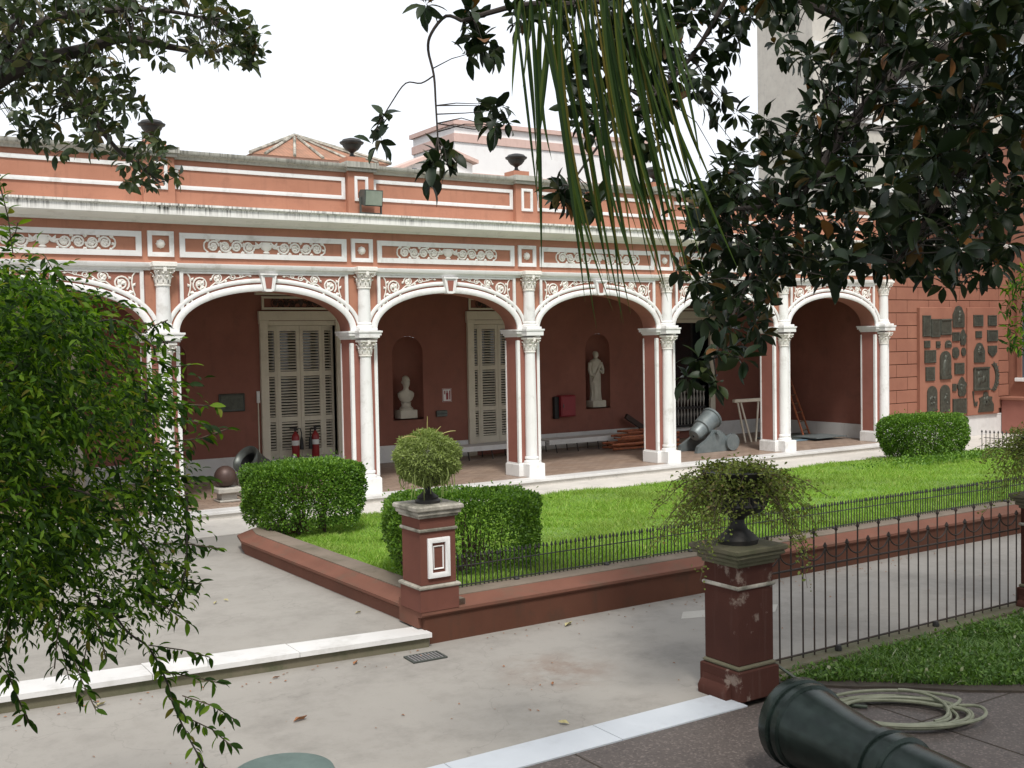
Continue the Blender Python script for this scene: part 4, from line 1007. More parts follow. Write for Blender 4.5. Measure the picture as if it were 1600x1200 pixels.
# ================================================================== things in the porch
def rot_mesh(m, M_): m.v = [tuple(M_ @ Vector(v)) for v in m.v]; return m
def along(p, d):
    """matrix taking +Z to direction d at p"""
    return Matrix.Translation(p) @ Vector(d).normalized().to_track_quat('Z', 'Y').to_matrix().to_4x4()
def extinguisher(x, y, z, label, side):
    e = empty('fire_extinguisher', (x, y, z), label, 'extinguisher', 'fire extinguishers on the door sill')
    MB().lathe([(.07, 0), (.078, .02), (.078, .42), (.068, .47), (.035, .51), (.022, .54)], (x, y, z), 16).build('cylinder', 'red_paint', e)
    MB().lathe([(.025, .54), (.025, .6)], (x, y, z), 10).box(x-.09*max(side, 0)-.03, x+.03+.09*max(-side, 0), y-.012, y+.012, z+.6, z+.625).box(x-.06, x+.05, y-.01, y+.01, z+.565, z+.58).build('valve', 'black_rubber', e)
    MB().tube([(x+side*.02, y, z+.59), (x+side*.1, y-.02, z+.6), (x+side*.12, y-.03, z+.5), (x+side*.12, y-.03, z+.4)], .013, 6).build('hose', 'black_rubber', e)
    rot_mesh(MB().lathe([(.018, 0), (.03, .05), (.045, .25)], (0, 0, 0), 10), Matrix.Translation((x+side*.12, y-.03, z+.42)) @ Matrix.Rotation(PI, 4, 'X')).build('horn', 'black_rubber', e)
    MB().lathe([(.0795, .26), (.0795, .36)], (x, y, z), 16, cap=False).build('sticker', 'label_white', e)
extinguisher(8.155, 20.93, .264, 'red fire extinguisher with black horn, left one of the pair by the shutters', 1)
extinguisher(8.585, 20.93, .264, 'red fire extinguisher with white sticker, right one of the pair by the shutters', -1)
# wall fittings
def thing(name, mb, mat, label, cat, group=None): return tag(mb.build(name, mat), label, cat, group)
e = empty('wall_plate', (6.87, YB, 1.26), 'dark rectangular plate on the porch wall left of the first shuttered door', 'plate')
MB().box(6.61, 7.13, YB-.03, YB-.002, 1.27, 1.63, .006).build('plate', 'bronze_plaque', e); MB().frame(6.62, 7.12, 1.28, 1.62, .03, YB-.042, YB-.028).build('rim', 'bronze_dark', e)
e = empty('wall_sign', (11.74, YB, 1.26), 'small cream extinguisher sign with red border right of the bust niche', 'sign')
MB().box(11.63, 11.86, YB-.012, YB-.002, 1.25, 1.55).build('board', 'label_white', e)
MB().frame(11.635, 11.855, 1.255, 1.545, .022, YB-.018, YB-.011).build('border', 'red_paint', e)
MB().box(11.72, 11.775, YB-.017, YB-.011, 1.30, 1.45).box(11.735, 11.76, YB-.017, YB-.011, 1.45, 1.5).box(11.675, 11.70, YB-.017, YB-.011, 1.42, 1.5).box(11.80, 11.825, YB-.017, YB-.011, 1.3, 1.5).build('symbol', 'red_paint', e)
e = empty('junction_box', (11.59, YB, .93), 'small dark green box on the wall below the cream sign', 'box')
MB().box(11.46, 11.72, YB-.06, YB-.002, .93, 1.07, .01).build('case', 'grey_metal', e); MB().box(11.47, 11.71, YB-.066, YB-.06, .99, 1.0).build('lid_seam', 'black_rubber', e)
e = empty('hose_box', (14.93, YB, .75), 'red fire hose box on the porch wall left of the statue niche', 'fire box')
MB().box(14.72, 15.14, YB-.19, YB-.002, .76, 1.27, .02).build('case', 'red_box', e); MB().box(14.745, 15.115, YB-.2, YB-.188, .785, 1.245, .01).build('door', 'red_box', e); MB().box(14.77, 14.79, YB-.215, YB-.198, .98, 1.06).build('handle', 'grey_metal', e)
MB().box(14.6, 14.72, YB-.1, YB-.002, .72, 1.24, .01).build('side_bracket', 'black_rubber', e)
# conduit and switch by the first door
e = empty('wall_switch', (7.41, YB, .4), 'white wall switch with thin conduit beside the first shuttered door', 'switch')
MB().box(7.38, 7.44, YB-.04, YB-.002, 1.42, 1.66, .006).build('case', 'label_white', e); MB().box(7.40, 7.42, YB-.02, YB-.002, .38, 1.418).build('conduit', 'cream', e)
# bust
e = empty('bust', (10.76, YB+.02, .935), 'pale marble bust on a block in the arched niche', 'bust')
bx, by = 10.755, YB+.05
MB().box(bx-.2, bx+.2, by-.14, by+.16, .934, 1.12, .012).build('block', 'statue_stone', e)
MB().lathe([(.15, 0), (.155, .03), (.12, .06), (.1, .1), (.105, .13), (.115, .16)], (bx, by, 1.12), 14).build('socle', 'statue_stone', e)
b = MB(); b.loft([(bx, by, 1.35, .10, .07), (bx, by, 1.40, .16, .095), (bx, by, 1.5, .215, .11), (bx, by, 1.58, .225, .11), (bx, by, 1.63, .17, .10), (bx, by-.005, 1.665, .085, .08), (bx, by-.01, 1.70, .062, .066), (bx, by-.015, 1.745, .062, .068), (bx, by-.025, 1.77, .072, .088), (bx, by-.025, 1.82, .085, .105), (bx, by-.02, 1.88, .09, .11), (bx, by-.01, 1.94, .092, .112), (bx, by, 1.99, .08, .098), (bx, by+.005, 2.025, .05, .06), (bx, by+.01, 2.04, .015, .02)], 20)
b.add([(bx-.016, by-.122, 1.86), (bx+.016, by-.122, 1.86), (bx, by-.118, 1.915), (bx, by-.158, 1.862)], [(0, 1, 3), (1, 2, 3), (2, 0, 3)])
b.loft([(bx, by-.098, 1.79, .03, .02), (bx, by-.108, 1.81, .035, .022), (bx, by-.11, 1.825, .03, .018)], 8)
for s_ in (-1, 1): b.loft([(bx+s_*.09, by+.005, 1.83, .01, .02), (bx+s_*.098, by+.01, 1.87, .014, .03), (bx+s_*.095, by+.01, 1.9, .01, .02)], 8); b.loft([(bx+s_*.038, by-.105, 1.9, .028, .02), (bx+s_*.038, by-.112, 1.912, .03, .022), (bx+s_*.038, by-.1, 1.925, .02, .018)], 8)
b.v = [(bx+(x-bx)*.88, by+(y-by)*.88, .934+(z-.934)*.84) for x, y, z in b.v]; b.build('figure', 'statue_stone', e)
# standing statue
e = empty('statue', (15.95, YB+.02, .935), 'pale draped standing statue in the arched niche', 'statue')
sx, sy = 15.93, YB+.06
MB().box(sx-.19, sx+.2, sy-.15, sy+.15, .934, 1.1, .015).build('block', 'statue_stone', e)
b = MB(); rings = []
for z, rx, ry, ox, oy in ((1.15, .17, .12, 0, 0), (1.2, .16, .115, 0, 0), (1.4, .145, .11, -.005, 0), (1.6, .155, .115, -.01, 0), (1.75, .165, .12, -.015, 0), (1.88, .165, .115, -.01, 0), (2.0, .145, .1, 0, 0), (2.1, .16, .105, .005, 0), (2.2, .18, .105, .005, 0), (2.26, .165, .095, .005, 0), (2.3, .09, .075, .005, -.005), (2.325, .05, .055, .005, -.01), (2.355, .05, .055, .005, -.015), (2.37, .06, .07, .005, -.02), (2.41, .068, .08, .005, -.02), (2.46, .07, .084, .0, -.015), (2.5, .06, .07, 0, -.01), (2.525, .03, .035, 0, 0)): rings.append((sx+ox, sy+oy, z, rx, ry))
b.loft(rings, 20)
nv = 20*len(rings)
for i in range(nv):                                   # hanging folds
    x, y, z = b.v[i]
    if z < 2.05:
        a = math.atan2(y-sy, x-sx); k = 1+.11*math.sin(9*a+z*2.5)*min(1, (2.1-z)*1.6); b.v[i] = (sx+(x-sx)*k, sy+(y-sy)*k, z)
b.tube([(sx-.17, sy, 2.2), (sx-.215, sy-.03, 2.02), (sx-.2, sy-.08, 1.86), (sx-.12, sy-.13, 1.84)], [.055, .05, .045, .03], 8)
b.tube([(sx+.17, sy, 2.2), (sx+.215, sy-.03, 2.02), (sx+.17, sy-.1, 1.92), (sx+.02, sy-.14, 2.0)], [.055, .05, .042, .03], 8)
b.tube([(sx+.13, sy-.08, 2.18), (sx+.02, sy-.13, 2.02), (sx-.1, sy-.14, 1.85), (sx-.17, sy-.1, 1.66)], [.04, .035, .04, .045], 6)
b.v = [(sx+(x-sx)*.92, sy+(y-sy)*.92, 1.1+(z-1.15)*.87) for x, y, z in b.v]
b.build('figure', 'statue_stone', e)
# ball on its stone stand, mortar behind the left hedge
e = empty('stone_stand', (5.62, 17.55, 0), 'pale stone block stand under the iron ball', 'stand')
bx, by = 5.62, 17.55
MB().box(bx-.17, bx+.17, by-.17, by+.17, .004, .04, .01).box(bx-.13, bx+.13, by-.13, by+.13, .04, .15, .01).build('foot', 'stone_grey', e); MB().box(bx-.2, bx+.2, by-.2, by+.2, .15, .24, .015).build('slab', 'stone_grey', e)
bl = MB().lathe([(.18*math.sin(q), .18-.18*math.cos(q)) for q in np.linspace(.02, PI-.02, 14)], (bx-.02, by, .234), 24); thing('iron_ball', bl, 'rust_ball', 'large rusty brown iron ball on a stone stand in the porch', 'ball')
def gun(name, label, mouth, d, L, r, mat, cat='cannon', prof=None, bore=True):
    """barrel along d from the muzzle face; d points from the muzzle to the breech"""
    e = empty(name, (mouth[0], mouth[1], mouth[2]), label, cat); M_ = along(mouth, d)
    P_ = prof or [(.62, .12), (.8, .02), (.98, 0), (1, .02), (1, .1), (.93, .13), (.9, .5), (.9, .52), (.95, .53), (.95, .58), (.9, .6), (.88, .8), (.93, .82), (.93, .88), (.8, .92), (.5, .98), (.1, 1.)]
    b = MB().lathe([(a*r, z*L) for a, z in P_], (0, 0, 0), 32, cap=False); rot_mesh(b, M_).build('barrel', mat, e)
    if bore: i_ = MB().lathe([(P_[0][0]*r, P_[0][1]*L), (P_[0][0]*r*.95, L*.6), (.02, L*.62)], (0, 0, 0), 24, cap=False); rot_mesh(i_, M_).build('bore', 'black_rubber', e)
    return e, M_
g_, M_ = gun('mortar', 'short dark mortar pointing up in the porch behind the left hedge', (6.04, 17.85, .66), (.62, .25, -.5), .75, .255, 'bronze_dark')
MB().box(6.1, 6.6, 17.6, 17.74, .004, .3, .02).box(6.1, 6.6, 18.25, 18.4, .004, .3, .02).box(5.98, 6.75, 17.55, 18.45, .004, .1, .015).build('bed', 'stone_grey', g_)
MB().tube([(6.3, 17.55, .4), (6.3, 18.5, .4)], .05, 10).build('trunnions', 'bronze_dark', g_)
rot_mesh(MB().lathe([(.02, 0), (.06, .03), (.07, .08), (.04, .13), (.02, .14)], (0, 0, 0), 12), Matrix.Translation((6.98, 18.0, .5))).build('breech_knob', 'bronze_dark', g_)
# bluish mortar by the fourth pier
g_, M_ = gun('bronze_mortar', 'pale blue-green bronze mortar leaning on its bed between the right arches', (17.17, 18.3, .76), (-.62, -.1, -.36), .8, .26, 'bronze_blue', prof=[(.6, .1), (.85, .0), (1, .02), (1, .08), (.9, .1), (.88, .3), (.84, .6), (.7, .62), (.64, .9), (.5, .97), (.1, 1.)])
for dy in (-.32, .24):
    MB().prism_y([(16.35, .004), (17.42, .004), (17.38, .2), (17.2, .38), (17.05, .48), (16.88, .46), (16.7, .3), (16.4, .15)], 18.25+dy, 18.25+dy+.09).build('cheek', 'bronze_blue', g_)
MB().tube([(16.94, 17.85, .44), (16.94, 18.66, .44)], .055, 10).build('trunnions', 'bronze_blue', g_)
w_ = MB().lathe([(.19, -.05), (.19, .05)], (0, 0, 0), 20); rot_mesh(w_, Matrix.Translation((17.38, 17.9, .2)) @ Matrix.Rotation(PI/2, 4, 'X')).build('wheel', 'bronze_blue', g_)
# long low tables
def low_table(x0, x1, y, label):
    e = empty('folding_table', ((x0+x1)/2, y, 0), label, 'table', 'long low tables along the porch wall')
    MB().box(x0, x1, y-.25, y+.25, .27, .31, .006).build('top', 'skirting', e); MB().box(x0, x1, y-.262, y-.25, .2, .31).build('apron', 'skirting', e)
    k = x0+.2
    while k < x1:
        MB().tube([(k, y-.2, .27), (k+.04, y-.22, .0)], .012, 6).tube([(k, y+.2, .27), (k+.04, y+.22, 0)], .012, 6).build('leg', 'iron', e); k += .6
low_table(11.55, 13.75, 20.35, 'long low white table under the second shuttered door')
low_table(13.9, 16.55, 20.4, 'long low white table under the red fire hose box')
# scaffold frames stack
for k, (x0, y0, z0, x1, y1, z1) in enumerate(((15.3, 19.6, .05, 17.1, 19.3, .07), (15.5, 19.7, .12, 17.2, 19.5, .13), (15.2, 19.5, .16, 16.9, 19.15, .2), (15.6, 19.8, .24, 17.2, 19.5, .26), (15.5, 19.55, .31, 17.0, 19.25, .36), (15.9, 19.8, .38, 17.1, 19.6, .4))):
    lab = ['lowest orange scaffold frame of the pile behind the fourth pier', 'second orange scaffold frame up in the pile behind the fourth pier', 'third orange scaffold frame up, jutting out furthest to the left', 'fourth orange scaffold frame up in the pile behind the fourth pier', 'fifth orange scaffold frame, just below the top of the pile', 'topmost orange scaffold frame of the pile behind the fourth pier'][k]
    e = empty('scaffold_frame', (x0, y0, max(z0-.03, 0)), lab, 'scaffold', 'orange scaffold frames piled in the porch')
    d = Vector((x1-x0, y1-y0, 0)).normalized(); nrm = Vector((-d.y, d.x, 0))*.5
    a, b_ = Vector((x0, y0, z0)), Vector((x1, y1, z1))
    MB().tube([a, b_], .028, 8).build('rail', 'orange_steel', e); MB().tube([a+nrm, b_+nrm], .028, 8).build('rail', 'orange_steel', e)
    for t in (.06, .5, .94): MB().tube([a.lerp(b_, t), a.lerp(b_, t)+nrm], .02, 6).build('rung', 'orange_steel', e)
e = MB(); M_ = Matrix.Translation((16.95, 20.6, .35)) @ Matrix.Rotation(rad(-33), 4, 'Y'); e.box(-.6, 1.0, -.04, .04, -.06, .06); rot_mesh(e, Matrix.Translation((17.3, 20.75, .28)) @ Matrix.Rotation(rad(31), 4, 'Y') @ Matrix.Translation((-.2, 0, 0)))
thing('leaning_plank', e, 'wood_dark', 'dark plank leaning on the porch wall right of the statue', 'plank')
# ladder against the end wall
e = empty('step_ladder', (21.3, 19.3, 0), 'wooden ladder leaning at the end wall of the porch', 'ladder')
A0, A1 = Vector((21.45, 19.25, 0)), Vector((21.5, 20.1, 1.75)); nn = Vector((-.5, -.25, 0))
for q in (Vector(), nn): MB().tube([A0+q, A1+q*.75], .026, 6).build('stile', 'orange_steel', e)
for k in range(7):
    t = .1+k*.125; MB().tube([A0.lerp(A1, t), A0.lerp(A1, t)+nn*(1-.25*t)], .018, 6).build('rung', 'wood_old', e)
for q in (Vector((-.35, .75, 0)),): MB().tube([A0+q, A1+Vector((-.1, 0, 0))], .022, 6).build('back_leg', 'wood_old', e); MB().tube([A0+q+nn, A1+nn*.75], .022, 6).build('back_leg', 'wood_old', e)
e = empty('trestle', (19.0, 19.4, 0), 'pale wooden trestle partly hidden behind the fifth pier', 'trestle')
MB().box(18.72, 19.7, 19.15, 19.25, .98, 1.06, .008).build('beam', 'cream', e)
for xx, dx in ((18.95, .25), (18.85, .15), (19.55, -.2)): MB().tube([(xx, 19.2, .98), (xx+dx, 19.1, .0)], .025, 6).build('leg', 'cream', e)
for k, (x0, y0, x1, y1, z, mt, lab) in enumerate(((19.9, 18.4, 21.3, 19.6, .02, 'blue_sheet', 'bluish board lying lowest on the porch floor under the last arch'), (20.4, 18.1, 21.5, 18.9, .075, 'bronze_blue', 'pale board lying on top of another under the last arch'), (20.1, 18.6, 21.5, 19.7, .05, 'grey_metal', 'dark sheet sandwiched between boards under the last arch'))):
    m = MB().box(x0, x1, y0, y1, z-.015, z+.008, .003); thing('board', m, mt, lab, 'board', 'boards on the porch floor')
# ================================================================== roof line things
e = empty('floodlight', (col(1)+.02, DF-.2, 4.8), 'grey floodlight on the cornice above the second column', 'floodlight')
fx, fy_, fz = col(1)+.06, DF-.28, 5.02
b = MB(); b.prism_x([(-.1, -.14), (.1, -.08), (.12, .1), (.04, .15), (-.14, .13)], -.17, .17); rot_mesh(b, Matrix.Translation((fx, fy_, fz))).build('housing', 'grey_metal', e)
b = MB(); b.box(-.15, .15, -.012, .0, -.12, .12); rot_mesh(b, Matrix.Translation((fx, fy_-.125, fz-.005)) @ Matrix.Rotation(rad(8), 4, 'X')).build('glass', 'lamp_glass', e)
MB().box(fx-.2, fx-.18, fy_-.02, fy_+.02, 4.78, 5.04).box(fx+.18, fx+.2, fy_-.02, fy_+.02, 4.78, 5.04).box(fx-.2, fx+.2, fy_-.02, fy_+.02, 4.762, 4.782).build('bracket', 'grey_metal', e)
URN3 = [(.12, 0), (.12, .04), (.06, .09), (.05, .15), (.08, .18), (.18, .24), (.25, .33), (.26, .37), (.33, .41), (.34, .45), (.3, .46), (.25, .52), (.1, .56)]
for i, lab in ((0, 'dark urn on the parapet above the first white column, under the tree'), (1, 'dark urn on the parapet above the floodlight'), (2, 'dark urn on the parapet left of the hanging palm leaves'), (3, 'dark urn on the parapet behind the palm leaves'), (4, 'dark urn on the parapet hidden in the magnolia leaves')):
    MB().box(col(i)-.17, col(i)+.17, DF+.12, DF+.46, 5.655, 5.78).build('urn_block', 'terracotta', B)
    urn((col(i), DF+.3, 5.78), lab, .62, URN3, 'iron', 'parapet_urn', 'urns on the parapet')
# ================================================================== buildings behind
HB = empty('hip_roof_building', (11, 28, 0), 'low building with hipped tile roof behind the parapet', 'building')
def pyramid(cx, cy, hx, hy, z0, z1, n, parent):
    m = MB().add([(cx-hx, cy-hy, z0), (cx+hx, cy-hy, z0), (cx+hx, cy+hy, z0), (cx-hx, cy+hy, z0), (cx, cy, z1)], [(0, 1, 4), (1, 2, 4), (2, 3, 4), (3, 0, 4)]) 
    m = MB(); m.add([(cx-hx, cy-hy, z0), (cx+hx, cy-hy, z0), (cx+hx, cy+hy, z0), (cx-hx, cy+hy, z0), (cx, cy, z1)], [(0, 1, 4), (1, 2, 4), (2, 3, 4), (3, 0, 4), (3, 2, 1, 0)])
    r = m.build('roof', 'roof_tile', parent)
    for sx in (-1, 1): MB().tube([(cx+sx*hx, cy-hy, z0+.03), (cx, cy, z1+.03)], .05, 6).build('hip_ridge', 'capstone', r)
    for t in np.linspace(-.8, .8, n): MB().tube([(cx+t*hx, cy-hy, z0+.03), (cx+t*hx*.0+t*hx*.12, cy-hy*.12, z0+(z1-z0)*.88+.03)], .04, 6).build('tile_rib', 'capstone', r)
    return r
pyramid(11.5, 29, 2.0, 2.0, 7.5, 8.45, 5, HB); MB().box(9.6, 13.4, 27.1, 30.9, 4.7, 7.5).build('wall', 'far_pink', HB)
HC = empty('gable_building', (15.5, 29, 0), 'small building with pink gable edge behind the parapet', 'building')
MB().prism_y([(13.9, 4.7), (16.4, 4.7), (16.4, 7.8), (15.5, 8.1), (13.9, 7.45)], 27.5, 29.5).build('wall', 'far_white', HC)
MB().prism_y([(13.8, 7.4), (15.5, 8.1), (16.5, 7.8), (16.5, 7.9), (15.5, 8.2), (13.8, 7.5)], 27.3, 29.7).build('roof', 'far_pink', HC)
for k in range(5): MB().box(14.1+k*.3, 14.24+k*.3, 27.46, 27.52, 7.0, 7.45+k*.09).build('window', 'window_glass', HC)
HD = empty('white_block', (20.5, 33, 0), 'pale far building with pink bands behind the parapet', 'building')
MB().box(18.4, 27, 32, 35, 4.7, 9.95).build('wall', 'far_white', HD)
for z0, z1, x0, x1, o in ((9.95, 10.1, 18.3, 27.1, .12), (9.38, 9.66, 18.35, 27.05, .05), (8.15, 8.36, 18.35, 27.05, .05)): MB().box(x0, x1, 32-o, 35+o, z0, z1).build('band', 'far_pink', HD)
for x in (19.6, 21.6, 23.6, 25.6): 
    w_ = MB().frame(x-.4, x+.4, 5.9, 7.6, .1, 31.93, 32.01).build('window', 'far_pink', HD); MB().box(x-.3, x+.3, 31.98, 32.02, 6, 7.5).build('pane', 'window_glass', w_)
TB = empty('apartment_block', (66, 47, 0), 'tall grey apartment building with balconies behind the magnolia', 'building')
MB().box(50.6, 90, 45, 49.5, -.3, 30).build('wall', 'grey_wall', TB)
for z in (7.5, 11.6, 15.7, 19.8, 23.9):
    MB().box(50.5, 90, 44.7, 44.98, z, z+.35).build('ledge', 'trim_white', TB)
    for k, x in enumerate((53.4, 59.2, 65, 70.8, 76.6)):
        w_ = MB().frame(x-1.0, x+1.0, z+.45, z+3.1, .2, 44.85, 45.02).build('window', 'trim_white', TB)
        MB().box(x-.8, x+.8, 44.95, 45.01, z+.6, z+2.95).build('pane', 'window_glass', w_)
        b_ = MB().box(x-1.5, x+1.5, 43.9, 44.7, z+.1, z+.3).build('balcony', 'skirting', TB)
        r = MB(); r.box(x-1.5, x+1.5, 43.92, 43.97, z+1.25, z+1.32)
        for q in range(16): xx = x-1.48+q*.1975; r.box(xx-.02, xx+.02, 43.93, 43.96, z+.3, z+1.25)
        r.build('railing', 'iron', b_)
# ================================================================== small things on the ground
def grate(cx, cy, hx, hy, z, rz, label):
    e = empty('drain_grate', (cx, cy, z), label, 'grate', 'drain grates'); R_ = Matrix.Translation((cx, cy, z)) @ Matrix.Rotation(rz, 4, 'Z')
    m = MB().box(-hx, hx, -hy, hy, -.002, .003); rot_mesh(m, R_).build('pit', 'black_rubber', e)
    f = MB(); f.box(-hx, hx, -hy, -hy+.016, 0, .012).box(-hx, hx, hy-.016, hy, 0, .012).box(-hx, -hx+.016, -hy+.016, hy-.016, 0, .012).box(hx-.016, hx, -hy+.016, hy-.016, 0, .012); rot_mesh(f, R_).build('frame', 'grey_metal', e)
    n = 9
    for k in range(n): x = -hx+.02+(2*hx-.04)*(k+.5)/n; b_ = MB().box(x-.008, x+.008, -hy+.017, hy-.017, .0, .011); rot_mesh(b_, R_).build('bar', 'grate_iron', e)
grate(4.45, 8.44, .165, .11, -.247, -.05, 'iron drain grate in the path below the lawn corner')
grate(6.42, 5.9, .13, .09, -.243, -.2, 'iron drain grate at the foot of the front pillar')
e = empty('manhole_cover', (22.9, 14.6, -.11), 'dark round manhole cover on the pavement by the far hedge', 'cover')
MB().lathe([(.25, -.05), (.25, .006), (.2, .01)], (22.9, 14.9, -.11), 20).build('disc', 'grey_metal', e); MB().lathe([(.3, -.05), (.3, .004), (.255, .004)], (22.9, 14.9, -.11), 20, cap=False).build('ring', 'iron', e)
def ground_leaf(x, y, z, L, a, mat, label):
    V, Fq = leaves_arrays(np.array([[x, y, z+.01]]), np.array([[math.cos(a), math.sin(a), .05]]), np.array([L]), np.array([L*.45]), np.array([0.3]), .35, -.1)
    me = bpy.data.meshes.new('fallen_leaf'); me.from_pydata([tuple(v) for v in V], [], [tuple(f) for f in Fq]); o = link('fallen_leaf', me, mat=mat); tag(o, label, 'leaf', 'fallen leaves')
def gz(px, py, z):
    d = CF+CR*((px-800)/F_PX)-CU*((py-600)/F_PX); k = (z-EYE)/d.z; return d.x*k, d.y*k
for px, py, z, L, a, mt, lab in ((458, 1130, -.25, .13, .2, 'dead_leaf', 'orange-brown fallen leaf on the path near the step'), (890, 1133, -.25, .09, 2.2, 'pale_leaf', 'pale curled leaf beside the marble threshold'), (553, 1040, -.25, .09, .8, 'dead_leaf', 'small brown leaf on the path below the step riser'), (883, 980, -.25, .14, .4, 'pale_leaf', 'flat pale scrap on the path by the planter wall'), (335, 945, -.12, .08, 1, 'pale_leaf', 'left one of two pale leaf scraps on the patio'), (357, 940, -.12, .07, 2, 'pale_leaf', 'right one of two pale leaf scraps on the patio'), (555, 960, -.12, .08, .2, 'pale_leaf', 'pale leaf scrap on the patio close to the planter kerb'), (864, 1072, -.25, .06, 1, 'dead_leaf', 'tiny brown leaf in the middle of the path'), (150, 1106, -.25, .1, .5, 'pale_leaf', 'pale leaf on the path under the trailing vine'), (425, 1062, -.25, .07, 0, 'dead_leaf', 'small dark leaf on the path under the step at left')):
    x, y = gz(px, py, z); ground_leaf(x, y, z, L, a, mt, lab)
n = 330; rx = RNG.uniform(-1, 12, n); ry = np.where(RNG.uniform(0, 1, n) < .25, RNG.uniform(6.3, 8.7, n), np.where(RNG.uniform(0, 1, n) < .7, np.where(rx > 4.7, 8.72-RNG.exponential(.12, n), 8.714+(4.62-rx)*.098-.06-RNG.exponential(.12, n)), RNG.uniform(10.8, 16.3, n))); rzv = np.where(ry < 9.35, -.25, -.12); kk = ~((rx > 4.4) & (ry > 8.7)) & ~((ry > 9.3) & (ry < 10.7)); n = int(kk.sum())
V, Fq = leaves_arrays(np.stack([rx[kk], ry[kk], rzv[kk]+.006], 1), np.stack([RNG.normal(size=n), RNG.normal(size=n), np.full(n, .05)], 1), RNG.uniform(.012, .035, n), RNG.uniform(.008, .02, n), RNG.uniform(-.3, .3, n))
tag(fastmesh('leaf_litter', V, Fq, 'dead_leaf'), 'tiny leaf crumbs scattered over the paving', 'litter', kind='stuff')
tag(MB().prism_z([(7.15, 8.1), (7.35, 8.3), (8.35, 7.95), (8.1, 7.75)], -.3, -.246).build('path_patch', 'patch_concrete'), kind='structure')
# ================================================================== cannon, upright barrel, hose in front
CP = [(.6, .05), (.85, .0), (.98, .0), (1., .006), (1., .03), (.93, .033), (.93, .043), (.965, .045), (.965, .062), (.9, .066), (.885, .08), (.85, .105), (.80, .15), (.755, .2), (.735, .25), (.72, .30), (.79, .302), (.79, .322), (.73, .325), (.73, .34), (.8, .343), (.8, .372), (.72, .376), (.74, .5), (.76, .7), (.84, .72), (.84, .76), (.8, .78), (.84, .95), (.9, .96), (.9, 1.), (.5, 1.05), (.15, 1.08), (.12, 1.12), (.18, 1.16), (.1, 1.2)]
g_, M_ = gun('cannon', 'large dark green bronze cannon lying in the foreground beside the coiled hose', (5.18, 4.8, .085), (-.165, -1, -.02), 2.6, .285, 'bronze_green', prof=CP)
for y in (4.1, 2.9):
    xx = 5.18-(4.8-y)*.165; MB().box(xx-.26, xx+.26, y-.09, y+.09, -.25, -.12, .01).build('cradle', 'stone_grey', g_)
rot_mesh(MB().lathe([(.08, -.36), (.08, .36)], (0, 0, 0), 16), Matrix.Translation((4.9, 3.3, .06)) @ Matrix.Rotation(PI/2, 4, 'Y')).build('trunnions', 'bronze_green', g_)
x, y = 1.84, 5.0
e = empty('bollard_cannon', (x, y, -.25), 'grey-green round top of an upright barrel at the bottom edge', 'bollard')
MB().lathe([(.25, 0), (.25, .05), (.2, .09), (.185, .4), (.185, .55), (.225, .6), (.25, .66)], (x, y, -.25), 28).build('barrel', 'bronze_green', e); MB().lathe([(.25, .66), (.255, .69), (.245, .712), (.21, .724), (.02, .728)], (x, y, -.25), 36).build('cap', 'bronze_plaque_pale', e)
e = empty('garden_hose', (6.6, 5.1, -.25), 'coiled pale green garden hose on the dark paving behind the cannon', 'hose')
hc = Vector((6.55, 5.07, -.237)); ang = rad(-38); ux = Vector((math.cos(ang), math.sin(ang), 0)); uy = Vector((-ux.y, ux.x, 0)); pts = []
for k in range(420):
    a = k*.105+.4; t = k/420; j = int(k*.105/(2*PI))
    sc_ = .98-.5*abs(math.sin(j*1.9+.6))*.62-.12*t; ox, oy = .05*math.sin(j*2.4), .04*math.cos(j*1.7)
    pts.append(hc+ux*(math.cos(a)*.64*sc_+ox)+uy*(math.sin(a)*.43*sc_+oy)+Vector((0, 0, .013+.011*(j % 4)+.006*math.sin(a*1.5+j))))
for _ in range(3): pts = [pts[0]]+[(pts[i-1]+pts[i]*2+pts[i+1])/4 for i in range(1, len(pts)-1)]+[pts[-1]]
MB().tube(pts, .0125, 7).build('coil', 'hose_green', e)
q = [hc+ux*(.1+.26*math.cos(a))+uy*(.05+.3*math.sin(a))+Vector((0, 0, .055+.02*math.sin(a))) for a in np.linspace(-1.2, 1.6, 22)]
MB().tube(q, .0125, 7).build('loop', 'hose_green', e)
st = [Vector((6.27, 6.22, .62)), Vector((6.27, 6.2, .3)), Vector((6.28, 6.17, .08)), Vector((6.34, 6.08, -.06)), Vector((6.42, 5.9, -.17)), Vector((6.45, 5.7, -.23)), Vector((6.4, 5.45, -.235)), Vector((6.5, 5.3, -.23))]
MB().tube([p for a, b in zip(st, st[1:]) for p in (a, a.lerp(b, .5))]+[st[-1]], .0125, 7).build('feed', 'hose_dark', e)
